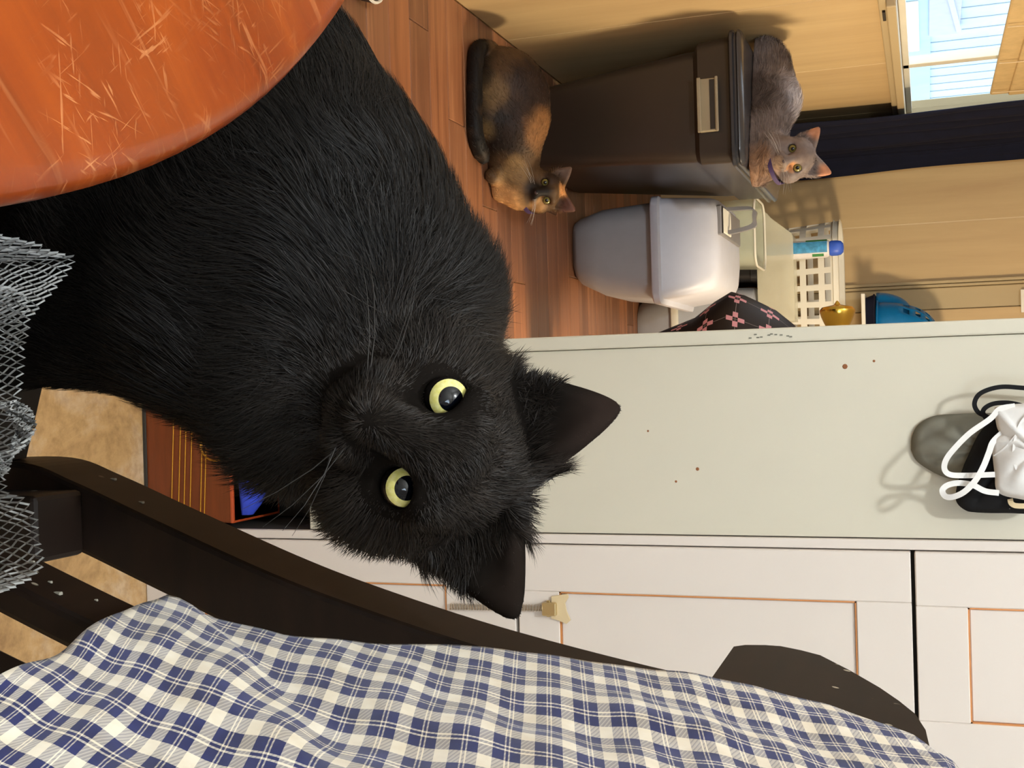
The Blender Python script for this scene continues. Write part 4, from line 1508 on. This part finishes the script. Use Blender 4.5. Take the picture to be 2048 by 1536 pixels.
class Head:
    """cat head frame: s = towards image bottom, u = up of the head, f = facing"""

    def __init__(self, eye_mid, s, t, wv, pitch, scale, yaw=0.0):
        s, t, wv = unit(s), unit(t), unit(wv)
        ca, sa = math.cos(pitch), math.sin(pitch)
        f = unit(wv * ca - t * sa)
        u = unit(t * ca + wv * sa)
        cy, sy = math.cos(yaw), math.sin(yaw)
        self.f, self.s, self.u = unit(f * cy + s * sy), unit(s * cy - f * sy), u
        self.k = scale
        self.o = np.asarray(eye_mid) - (self.u * 0.004 + self.f * 0.038) * scale

    def p(self, s, u, f):
        return self.o + (self.s * s + self.u * u + self.f * f) * self.k

    def loc(self, P):
        d = P - self.o
        return np.stack([d @ self.s, d @ self.u, d @ self.f], 1) / self.k

    def add(self, S, eye_open=True, ear=(0.026, 0.066), tip=(0.056, 0.070), eb=0.028):
        k, axes = self.k, (self.s, self.u, self.f)
        e = lambda c, r, kk=0.012, sub=False: S.ell(self.p(*c), axes, [x * k for x in r], kk * k, sub)
        e((0, 0.002, -0.004), (0.047, 0.043, 0.050))
        for q in (-1, 1):
            e((0.030 * q, -0.018, 0.010), (0.024, 0.025, 0.028), 0.014)
            e((0.020 * q, 0.019, 0.034), (0.014, 0.010, 0.012), 0.012)
            e((0.011 * q, -0.0245, 0.0475), (0.0135, 0.0105, 0.0135), 0.010)
            W = ear[0] * k
            base, tp = self.p(eb * q, 0.032, -0.008), self.p(tip[0] * q, tip[1], -0.010)
            wd = self.s * 0.85 * q - self.u * 0.5
            S.leaf(base, tp, wd, self.f + 0.35 * q * self.s, W, 0.013 * k, 0.007 * k)
        S.cone(self.p(0, 0.022, 0.040), self.p(0, -0.014, 0.060), 0.013 * k, 0.009 * k, 0.012 * k)
        e((0, -0.017, 0.062), (0.0075, 0.0055, 0.006), 0.004)
        e((0, -0.035, 0.042), (0.0105, 0.008, 0.011), 0.012)
        for q in (-1, 1):
            base, tp = self.p((eb + 0.002) * q, 0.034, 0.004), self.p((tip[0] - 0.004) * q, tip[1] - 0.006, 0.000)
            wd = self.s * 0.85 * q - self.u * 0.5
            S.leaf(base, tp, wd, self.f, ear[0] * 0.74 * k, 0.0085 * k, 0.003 * k, True)
        self.eyes = [self.p(0.0225 * q, 0.004, 0.0335) for q in (-1, 1)]
        if eye_open:
            for q, c in zip((-1, 1), self.eyes):
                S.cone(c, c + (self.f * 0.03 + self.s * 0.006 * q) * k, 0.0092 * k, 0.011 * k, 0.003 * k, True)


def eye_parts(cat, c, gaze, R, iris_mat, pup=27, iris=58):
    """eyeball with iris and pupil as its pieces"""
    g = Vector(unit(gaze))
    rot = g.to_track_quat('Z', 'Y').to_matrix()

    def cap(name, a0, a1, rad, mat, parent):
        rings = []
        A = np.linspace(max(a0, 0.5), a1, 8)
        V, F = [], []
        n = 32
        for a in np.radians(A):
            for i in range(n):
                th = 2 * math.pi * i / n
                V.append(Vector(c) + rot @ Vector((rad * math.sin(a) * math.cos(th), rad * math.sin(a) * math.sin(th), rad * math.cos(a))))
        for j in range(len(A) - 1):
            for i in range(n):
                F.append((j * n + i, (j + 1) * n + i, (j + 1) * n + (i + 1) % n, j * n + (i + 1) % n))
        return link(name, np_mesh(name, [tuple(v) for v in V], F, True), mat, parent)
    ball = cap('eyeball', 1, 178, R, M_EYEDARK, cat)
    cap('iris', pup - 2, iris, R * 1.012, iris_mat, ball)
    cap('pupil', 0.5, pup, R * 1.02, M_PUPIL, ball)


def eye_mat(name, c_in, c_out):
    t = NT(name)
    nz = t.noise(t.coords('Object'), 500, 3)
    t.l(t.ramp(nz, [(0.3, lin(c_in)), (0.7, lin(c_out))]), t.b.inputs['Base Color'])
    t.set(Roughness=0.15)
    t.b.inputs['Coat Weight'].default_value = 0.8
    t.b.inputs['Coat Roughness'].default_value = 0.02
    return t.m


M_EYEDARK = plain('eye_rim_dark', (20, 16, 14), 0.2)
M_PUPIL = plain('pupil_black', (6, 8, 14), 0.04)
M_IRIS = eye_mat('yellow_green_iris', (222, 214, 112), (238, 232, 160))
M_IRIS2 = eye_mat('olive_iris', (104, 96, 48), (134, 124, 66))


def tris(V, Q):
    T = np.concatenate([Q[:, [0, 1, 2]], Q[:, [0, 2, 3]]])
    A, B, C = V[T[:, 0]], V[T[:, 1]], V[T[:, 2]]
    N = np.cross(B - A, C - A)
    ar = np.linalg.norm(N, axis=1)
    return T, ar


def vnormals(V, Q):
    N = np.zeros_like(V)
    a, b, c, d = (V[Q[:, i]] for i in range(4))
    fn = np.cross(c - a, d - b)
    for i in range(4):
        np.add.at(N, Q[:, i], fn)
    return N / (np.linalg.norm(N, axis=1)[:, None] + 1e-12)


def face_grey(P):
    d = np.linalg.norm(H.loc(P) * np.array([1, 1, 0.8]), axis=1)
    k = np.clip((0.085 - d) / 0.03, 0, 1)[:, None]
    return black_col(P) * (1 + 1.3 * k)


def fur(name, V, Q, n, flow, length, colour, width, lift, mat, parent, weight=None, clump=0.25, seg=4, seed=1, floor_z=-1.0):
    r = np.random.default_rng(seed)
    T, ar = tris(V, Q)
    if weight is not None:
        ar = ar * weight(V[T].mean(1))
    t = r.choice(len(T), n, p=ar / ar.sum())
    uv = r.random((n, 2))
    m = uv.sum(1) > 1
    uv[m] = 1 - uv[m]
    VN = vnormals(V, Q)
    w3 = np.stack([1 - uv.sum(1), uv[:, 0], uv[:, 1]], 1)[:, :, None]
    P = (V[T[t]] * w3).sum(1)
    N = (VN[T[t]] * w3).sum(1)
    N /= np.linalg.norm(N, axis=1)[:, None]
    L = length(P, N)
    keep = L > 1e-4
    P, N, L = P[keep], N[keep], L[keep]
    n = len(P)
    fl = flow(P, N)
    # clumps: smooth pseudo-random field shared by neighbours
    ph = P * 55
    cl = np.stack([np.sin(ph[:, 1] * 1.3 + 2 * np.sin(ph[:, 2])), np.sin(ph[:, 2] * 1.1 + 2 * np.sin(ph[:, 0])), np.sin(ph[:, 0] * 1.2 + 2 * np.sin(ph[:, 1]))], 1)
    fl = fl + clump * cl + r.normal(0, 0.16, (n, 3))
    fl -= N * (fl * N).sum(1)[:, None]
    fl /= np.linalg.norm(fl, axis=1)[:, None] + 1e-9
    L = L * r.uniform(0.55, 1.15, n)
    side = np.cross(fl, N)
    ang = r.uniform(-0.9, 0.9, n)[:, None]
    side = side * np.cos(ang) + N * np.sin(ang)
    ts = np.linspace(0, 1, seg)
    lf = np.asarray(lift(P, N) if callable(lift) else np.full(n, lift))[:, None]
    pts = []
    pos = P - N * 0.001
    for i, tt in enumerate(ts):
        if i:
            k = (tt + ts[i - 1]) / 2
            dirv = N * lf * (1 - 0.75 * k) + fl * (1 - lf * (1 - k)) + np.array([0, 0, -0.10 * k])
            dirv /= np.linalg.norm(dirv, axis=1)[:, None]
            pos = pos + dirv * (L / (seg - 1))[:, None]
        pos[:, 2] = np.maximum(pos[:, 2], floor_z)
        pts.append(pos)
    Vs, rows = [], []
    for i in range(seg - 1):
        wd = width * (1 - 0.75 * (i / (seg - 1)))
        Vs += [pts[i] - side * wd / 2, pts[i] + side * wd / 2]
    Vs.append(pts[-1])
    st = 2 * (seg - 1) + 1
    VV = np.stack(Vs, 1).reshape(-1, 3)
    base = (np.arange(n) * st)[:, None]
    F = []
    for i in range(seg - 2):
        a = 2 * i
        F += [base + np.array([[a, a + 1, a + 3]]), base + np.array([[a, a + 3, a + 2]])]
    a = 2 * (seg - 2)
    F.append(base + np.array([[a, a + 1, a + 2]]))
    me = np_mesh(name, VV, np.concatenate(F), True)
    col = colour(P)
    mott = 1 + 0.28 * np.sin(P[:, :1] * 210 + 3 * np.sin(P[:, 2:3] * 90)) * np.sin(P[:, 2:3] * 180 + P[:, 1:2] * 120)
    col = col * mott * r.uniform(0.65, 1.4, (n, 1))
    c4 = np.concatenate([np.repeat(col, st, 0), np.ones((n * st, 1))], 1).astype(np.float32)
    at = me.color_attributes.new('Col', 'FLOAT_COLOR', 'POINT')
    at.data.foreach_set('color', c4.ravel())
    o = link(name, me, mat, parent)
    o['kind'] = 'stuff'
    return o


def skin(name, V, Q, colour, mat, parent):
    me = np_mesh(name, V, Q, True)
    c4 = np.concatenate([colour(V), np.ones((len(V), 1))], 1).astype(np.float32)
    at = me.color_attributes.new('Col', 'FLOAT_COLOR', 'POINT')
    at.data.foreach_set('color', c4.ravel())
    return link(name, me, mat, parent)


def patches(base, spots):
    """base coat colour with soft-edged patches of fur and painted light (centre, radius, colour)"""
    base = np.array(lin(base)[:3])
    sp = [(np.asarray(c, float), r, np.array(lin(k)[:3])) for c, r, k in spots]

    def f(P):
        col = np.repeat(base[None], len(P), 0)
        wob = 0.25 * np.sin(P[:, 0] * 70) * np.sin(P[:, 2] * 80 + P[:, 1] * 60)
        for c, r, k in sp:
            d = np.linalg.norm(P - c, axis=1) / r + wob * 0.6
            w_ = np.clip((1.25 - d) / 0.6, 0, 1)[:, None]
            col = col * (1 - w_) + k * w_
        return col
    return f


def whiskers(head, parent, n, mat, length, seed):
    r = np.random.default_rng(seed)
    b = MB()
    for q in (-1, 1):
        for i in range(n):
            a = head.p(0.016 * q, -0.024 + r.uniform(-0.006, 0.006), 0.058)
            d = unit(head.s * q + head.u * r.uniform(-0.35, 0.35) + head.f * r.uniform(-0.1, 0.45))
            pts = [a + d * length * t + head.u * (-0.012) * t * t for t in (0, 0.35, 0.7, 1.0)]
            b.tube(pts, [0.0003 * head.k, 0.00025 * head.k, 0.00018 * head.k, 0.00008], 4)
    o = b.build('whiskers', mat, parent)
    o['kind'] = 'stuff'
    return o


M_BFUR = mat_vcol('black_fur', 0.55, 0.2)
M_BSKIN = mat_vcol('black_skin', 0.95, 0.05)
M_SFUR = mat_vcol('soft_fur', 0.6, 0.25)
M_WHISK = plain('whisker_grey', (50, 48, 46), 0.4)

# ---- the big black cat on the chair
em = pd(843, 882, 0.548)
wv = -unit(ray(843, 882))
sdir = unit(pd(843 - 44.1, 882 + 89.7, 0.548) - em)
tdir = unit(pd(843 + 89.7, 882 + 44.1, 0.548) - em)
H = Head(em, sdir, tdir, wv, math.radians(20), 1.0)
ho = H.o
S = Solid(grid_axis(-0.34, 0.16, ho[0] - 0.085, ho[0] + 0.085, 0.0048, 0.0019), grid_axis(0.36, 0.76, ho[1] - 0.075, ho[1] + 0.06, 0.0048, 0.0019),
          grid_axis(0.44, 0.98, ho[2] - 0.07, ho[2] + 0.09, 0.0048, 0.0019))
S.cone(pY(600, 480, 0.575), pY(480, 250, 0.60), 0.084, 0.084, 0.03)
S.cone(pY(780, 610, 0.575), pY(600, 480, 0.575), 0.052, 0.080, 0.03)
S.cone(pY(430, 600, 0.540), pY(600, 560, 0.560), 0.053, 0.072, 0.03)
S.cone(pY(250, 500, 0.570), pY(430, 380, 0.585), 0.062, 0.080, 0.03)
S.cone(pY(590, 810, 0.540), pY(430, 650, 0.540), 0.039, 0.041, 0.03)
S.cone(ho - H.f * 0.015 - H.u * 0.01, pY(700, 660, 0.565), 0.042, 0.055, 0.03)
S.cone(pY(400, 690, 0.530), pY(30, 700, 0.548), 0.027, 0.0195, 0.02)
S.cone(pY(360, 590, 0.520), pY(20, 590, 0.535), 0.027, 0.0195, 0.02)
for x, y, Y in ((12, 702, 0.532), (5, 588, 0.520)):
    c = pY(x, y, Y)
    c[2] = max(c[2], SZ + 0.017)
    S.ell(c, np.eye(3), (0.019, 0.026, 0.015), 0.012)
S.cone(pZ(160, 300, SZ + 0.045) + np.array([0, 0.05, 0]), pY(330, 260, 0.605), 0.042, 0.072, 0.03)   # haunch
tl = smooth_path([pY(300, 180, 0.64), np.array([-0.20, 0.62, SZ + 0.05]), np.array([-0.25, 0.57, SZ + 0.024]), np.array([-0.27, 0.48, SZ + 0.020]), np.array([-0.24, 0.42, SZ + 0.019])], 3)
for a, b_ in zip(tl, tl[1:]):
    S.cone(a, b_, 0.018, 0.017, 0.012)
H.add(S)
V, Q = S.mesh()
print('black cat', len(V), 'verts', 'min z', V[:, 2].min())
cat = empty('black_cat', (-0.05, 0.54, SZ), 'large fluffy black cat with yellow green eyes and tilted head, sitting on the chair', 'cat')
BK = np.array([0.0078, 0.0060, 0.0047])


def black_col(P):
    q = H.loc(P)
    c = np.repeat(BK[None], len(P), 0)
    e = np.clip((q[:, 1] - 0.045) / 0.02, 0, 1)[:, None] * np.clip((q[:, 2] + 0.012) / 0.01, 0, 1)[:, None]
    return c * (1 - e) + np.array([0.020, 0.013, 0.010]) * e


skin('body', V, Q, black_col, M_BSKIN, cat)
nose_p = H.p(0, -0.012, 0.065)
eyes = H.eyes


def b_len(P, N):
    q = H.loc(P)
    hd = np.linalg.norm((q - np.array([0, -0.005, 0])) / np.array([1.05, 1.0, 1.15]), axis=1)
    inhead = np.clip((0.085 - hd) / 0.02, 0, 1)
    face = 0.0062 + 0.011 * np.clip((0.045 - q[:, 2]) / 0.05, 0, 1) + 0.012 * np.clip((np.abs(q[:, 0]) - 0.032) / 0.02, 0, 1) * (q[:, 1] < 0.015)
    ear = (q[:, 1] > 0.040) & (np.abs(q[:, 0]) > 0.018) & (np.linalg.norm(q, axis=1) < 0.125)
    L = face * inhead + 0.024 * (1 - inhead)
    ruff = np.exp(-((hd - 0.085) / 0.022) ** 2)
    L = L + 0.007 * ruff * (q[:, 1] < 0.02)
    legs = np.clip((0.60 - P[:, 2]) / 0.08, 0, 1)
    L = np.where(inhead < 0.5, L * (1 - 0.5 * legs), L)
    L = np.where((q[:, 1] > 0.018) & (np.abs(q[:, 0]) > 0.026) & (np.linalg.norm(q, axis=1) < 0.1), L * 0.6, L)
    L = np.where(ear, 0.0026, L)
    for e in eyes:
        d = np.linalg.norm(P - (e + H.f * 0.008), axis=1)
        L = np.where(d < 0.0102, 0, np.where(d < 0.017, np.minimum(L, 0.003), L))
    return L


def b_flow(P, N):
    q = H.loc(P)
    hd = np.linalg.norm(q, axis=1)
    a = P - nose_p
    a /= np.linalg.norm(a, axis=1)[:, None] + 1e-9
    b = np.repeat(unit([-0.55, 0.25, -0.75])[None], len(P), 0)
    k = np.clip((hd - 0.07) / 0.04, 0, 1)[:, None]
    ear = (np.clip((q[:, 1] - 0.042) / 0.01, 0, 1) * (hd < 0.12))[:, None]
    fl = a * (1 - k) + b * k
    return fl * (1 - ear) + (H.u + 0.5 * np.sign(q[:, 0])[:, None] * H.s) * ear


def b_wt(P):
    d = np.linalg.norm(H.loc(P), axis=1)
    return 1 + 3.2 * (d < 0.10) - 0.5 * (P[:, 2] < 0.5)


fur('fur', V, Q, 160000, b_flow, b_len, face_grey, 0.00048, lambda P, N: np.where(np.linalg.norm(H.loc(P), axis=1) < 0.09, 0.42, 0.30), M_BFUR, cat, b_wt, 0.35, 5, 3)
for q, e in zip((-1, 1), H.eyes):
    eye_parts(cat, e + H.f * 0.0005, wv + tdir * 0.24 - sdir * 0.05, 0.0106, M_IRIS, 32)
nz = MB()
nz.lathe([(0.0005, 0.0), (0.004, -0.0006), (0.0052, -0.0022), (0.0048, -0.004), (0.0005, -0.0045)], (0, 0, 0), 16)
no = nz.build('nose', plain('black_nose', (24, 20, 20), 0.35), cat, True)
rot = Matrix(np.stack([H.s, H.u, H.f], 1).tolist()).to_4x4()
no.data.transform(Matrix.Translation(Vector(H.p(0, -0.0165, 0.0695))) @ rot @ Matrix.Diagonal((1.15, 0.8, 1.0, 1)))
whiskers(H, cat, 4, M_WHISK, 0.05, 5)


def small_cat(name, label, scale_head, eyes_px, Yh, prims, coat, spots, tail, collar, bounds, seed, pitch, zmin, iris, flow_dir, flen=0.014, yaw=0.0, n=16000, fw=0.0011):
    (x0, y0), (x1, y1) = eyes_px
    m = pY((x0 + x1) / 2, (y0 + y1) / 2, Yh)
    a = np.array([x1 - x0, y1 - y0], float)
    a /= np.linalg.norm(a)
    cx, cy = (x0 + x1) / 2, (y0 + y1) / 2
    d = m[1] / ray(cx, cy)[1]
    wv_ = -unit(ray(cx, cy))
    s_ = unit(pd(cx + a[0] * 50, cy + a[1] * 50, d) - m)
    t_ = unit(pd(cx + a[1] * 50, cy - a[0] * 50, d) - m)
    Hd = Head(m, s_, t_, wv_, pitch, scale_head, yaw)
    lo, hi = bounds
    o_ = Hd.o
    S_ = Solid(*[grid_axis(lo[i], hi[i], o_[i] - 0.075, o_[i] + 0.075, 0.005, 0.0024) for i in range(3)])
    for pr in prims:
        S_.cone(*pr)
    S_.cone(Hd.p(0, -0.005, -0.015), prims[-1][0], 0.038 * scale_head, 0.042, 0.025)
    for ta, tb_ in zip(tail, tail[1:]):
        S_.cone(ta, tb_, 0.0155, 0.0150, 0.010)
    Hd.add(S_, True)
    V_, Q_ = S_.mesh()
    V_[:, 2] = np.maximum(V_[:, 2], zmin)
    root = empty(name, (float(V_[:, 0].mean()), float(V_[:, 1].mean()), zmin), label, 'cat')
    cf = patches(coat, spots(Hd))
    skin('body', V_, Q_, cf, M_SFUR, root)
    npos = Hd.p(0, -0.012, 0.065)

    def ln(P, N):
        q = Hd.loc(P)
        hd = np.linalg.norm(q, axis=1)
        face = 0.003 + 0.011 * np.clip((0.04 - q[:, 2]) / 0.05, 0, 1)
        face = np.where(q[:, 1] > 0.046, 0.003, face)
        k = np.clip((0.10 - hd) / 0.025, 0, 1)
        L = face * k + flen * (1 - k)
        for e in Hd.eyes:
            dd = np.linalg.norm(P - (e + Hd.f * 0.008 * scale_head), axis=1)
            L = np.where(dd < 0.0125 * scale_head, 0, L)
        L = np.where((q[:, 1] > 0.040) & (np.abs(q[:, 0]) > 0.018) & (hd < 0.125), 0.003, L)
        return np.where(P[:, 2] < zmin + 0.012, L * 0.4, L)

    def fl(P, N):
        q = Hd.loc(P)
        hd = np.linalg.norm(q, axis=1)
        a_ = P - npos
        a_ /= np.linalg.norm(a_, axis=1)[:, None] + 1e-9
        k = np.clip((hd - 0.07) / 0.04, 0, 1)[:, None]
        return a_ * (1 - k) + unit(flow_dir)[None] * k
    fur('fur', V_, Q_, n, fl, ln, cf, fw, 0.36, M_SFUR, root, lambda P: 1 + 1.5 * (np.linalg.norm(Hd.loc(P), axis=1) < 0.09), 0.55, 4, seed, zmin)
    for q, e in zip((-1, 1), Hd.eyes):
        eye_parts(root, e + Hd.f * 0.0005, wv_, 0.0104 * scale_head, iris, 24, 60)
    nn = MB()
    nn.lathe([(0.0005, 0.0), (0.004, -0.0006), (0.0052, -0.0022), (0.0048, -0.004), (0.0005, -0.0045)], (0, 0, 0), 12)
    nn = nn.build('nose', plain('dusky_nose', (70, 50, 48), 0.4), root, True)
    rt = Matrix(np.stack([Hd.s, Hd.u, Hd.f], 1).tolist()).to_4x4()
    nn.data.transform(Matrix.Translation(Vector(Hd.p(0, -0.0165, 0.0695))) @ rt @ Matrix.Scale(scale_head, 4))
    whiskers(Hd, root, 6, plain('pale_whisker', (190, 186, 180), 0.4), 0.06, seed)
    # collar: ribbon round the neck
    c0, nrm, rad = collar(Hd)
    nrm = unit(nrm)
    e1 = unit(np.cross(nrm, Hd.s))
    e2 = np.cross(nrm, e1)
    rings = []
    for i in range(40):
        th = 2 * math.pi * i / 40
        rd = e1 * math.cos(th) + e2 * math.sin(th)
        c = c0 + rd * rad
        rings.append([c - nrm * 0.005, c - nrm * 0.005 + rd * 0.003, c + nrm * 0.005 + rd * 0.003, c + nrm * 0.005])
    b_ = MB()
    vs = [[b_.bm.verts.new(tuple(p)) for p in r] for r in rings]
    for i in range(40):
        A, B = vs[i], vs[(i + 1) % 40]
        for j in range(4):
            b_.bm.faces.new((A[j], A[(j + 1) % 4], B[(j + 1) % 4], B[j]))
    co = b_.build('collar', M_PURPLE, root, True)
    co['label'] = 'purple collar'
    return root, Hd


# ---- tortoiseshell cat sitting on the floor in front of the tote
small_cat('tortoiseshell_cat', 'brown and black tortoiseshell cat sitting on the floor in front of the dark tote', 0.92,
          ((1090, 366), (1093, 400)), 2.655,
          [(pY(1012, 170, 2.62), pY(1018, 250, 2.635), 0.083, 0.080, 0.03), (pY(1018, 250, 2.635), pY(1028, 335, 2.66), 0.080, 0.060, 0.03),
           (pY(1050, 190, 2.64), pY(1050, 230, 2.65), 0.055, 0.055, 0.03),
           (pY(985, 150, 2.60), pY(975, 230, 2.57), 0.055, 0.04, 0.03),
           (pY(1020, 372, 2.665), pZ(1000, 385, 0.018), 0.030, 0.018, 0.015), (pY(1015, 345, 2.65), pZ(985, 352, 0.018), 0.030, 0.018, 0.015),
           (pY(1045, 380, 2.665), pY(1025, 360, 2.665), 0.042, 0.048, 0.03)],
          (84, 62, 40),
          lambda Hd: [(pY(1060, 180, 2.60), 0.075, (40, 26, 20)), (pY(1000, 260, 2.56), 0.07, (30, 21, 17)), (pY(1045, 250, 2.60), 0.05, (44, 28, 20)), (pY(975, 185, 2.54), 0.045, (112, 88, 58)),
                      (pY(1085, 260, 2.62), 0.05, (128, 88, 52)), (pY(965, 260, 2.55), 0.03, (96, 76, 48)), (pY(1010, 400, 2.64), 0.05, (206, 158, 104)), (pY(1030, 345, 2.60), 0.035, (128, 100, 64)),  # peach chest spot paints the side lamp's warm light into the coat
                      (Hd.p(0, -0.01, 0.06), 0.032, (26, 20, 18)), (Hd.p(0.03, -0.02, 0.03), 0.022, (150, 112, 70)), (Hd.p(-0.03, 0.02, 0.03), 0.022, (52, 38, 30)), (Hd.p(0, 0.044, 0.01), 0.018, (196, 138, 84)), (Hd.p(0.05, 0.06, 0), 0.028, (92, 60, 50)), (Hd.p(-0.05, 0.06, 0), 0.028, (96, 76, 66)),
                      (pZ(950, 100, 0.016), 0.05, (14, 11, 11)), (pZ(947, 150, 0.016), 0.045, (14, 11, 11)), (pZ(947, 200, 0.016), 0.04, (14, 11, 11)), (pZ(948, 245, 0.016), 0.04, (14, 11, 11)), (pZ(952, 290, 0.016), 0.04, (14, 11, 11)), (pZ(968, 318, 0.016), 0.035, (14, 11, 11))],
          smooth_path([pY(985, 98, 2.62), pZ(958, 96, 0.020), pZ(950, 130, 0.018), pZ(949, 200, 0.018), pZ(951, 270, 0.018), pZ(966, 315, 0.018)], 4),
          lambda Hd: (Hd.p(0, -0.040, 0.000), Hd.u * 0.9 + Hd.f * 0.35, 0.046),
          ((-0.88, 2.45, 0.0), (-0.33, 2.80, 0.34)), 21, math.radians(6), 0.002, M_IRIS2, (-0.8, -0.1, -0.5), 0.011)

# ---- smoky grey cat lying on the tote lid
gz = zt
small_cat('grey_cat', 'fluffy smoky grey cat with purple collar lying on the lid of the dark tote', 1.0,
          ((1585, 298), (1594.5, 335)), 2.85,
          [(pY(1532, 135, 3.03), pY(1540, 200, 2.99), 0.060, 0.070, 0.03), (pY(1520, 120, 3.02), pY(1515, 200, 2.97), 0.050, 0.055, 0.03), (pY(1535, 210, 2.98), pY(1530, 262, 2.93), 0.066, 0.055, 0.03),
           (pY(1508, 250, 2.90), pY(1505, 330, 2.85), 0.030, 0.026, 0.02), (pY(1520, 300, 2.92), pY(1512, 345, 2.87), 0.045, 0.034, 0.02),
           (pY(1542, 312, 2.88), pY(1525, 295, 2.91), 0.044, 0.052, 0.03)],
          (118, 106, 102),
          lambda Hd: [(pY(1590, 190, 2.97), 0.055, (172, 166, 170)), (pY(1510, 200, 2.92), 0.06, (78, 66, 60)), (pY(1575, 120, 3.0), 0.04, (96, 86, 84)), (pY(1510, 335, 2.84), 0.05, (136, 104, 80)), (Hd.p(0.02, -0.005, 0.05), 0.016, (176, 124, 78)),  # pale back and dark lower flank paint highlight and shade into the coat
                      (Hd.p(0, 0.02, 0.05), 0.02, (120, 104, 96)), (Hd.p(0.05, 0.06, 0.004), 0.022, (176, 122, 92)), (Hd.p(-0.05, 0.06, 0.004), 0.022, (170, 116, 86)), (Hd.p(0, -0.03, 0.055), 0.016, (190, 166, 140))],
          smooth_path([np.array([-0.735, 3.09, gz + 0.03]), np.array([-0.70, 3.14, gz + 0.018]), np.array([-0.60, 3.14, gz + 0.017])], 4),
          lambda Hd: (Hd.p(0, -0.044, -0.004), Hd.u * 0.9 + Hd.f * 0.4, 0.049),
          ((-0.90, 2.74, 0.48), (-0.38, 3.22, 0.84)), 33, math.radians(8), gz + 0.001, M_IRIS2, (-0.8, 0.2, 0.3), 0.026, n=22000)
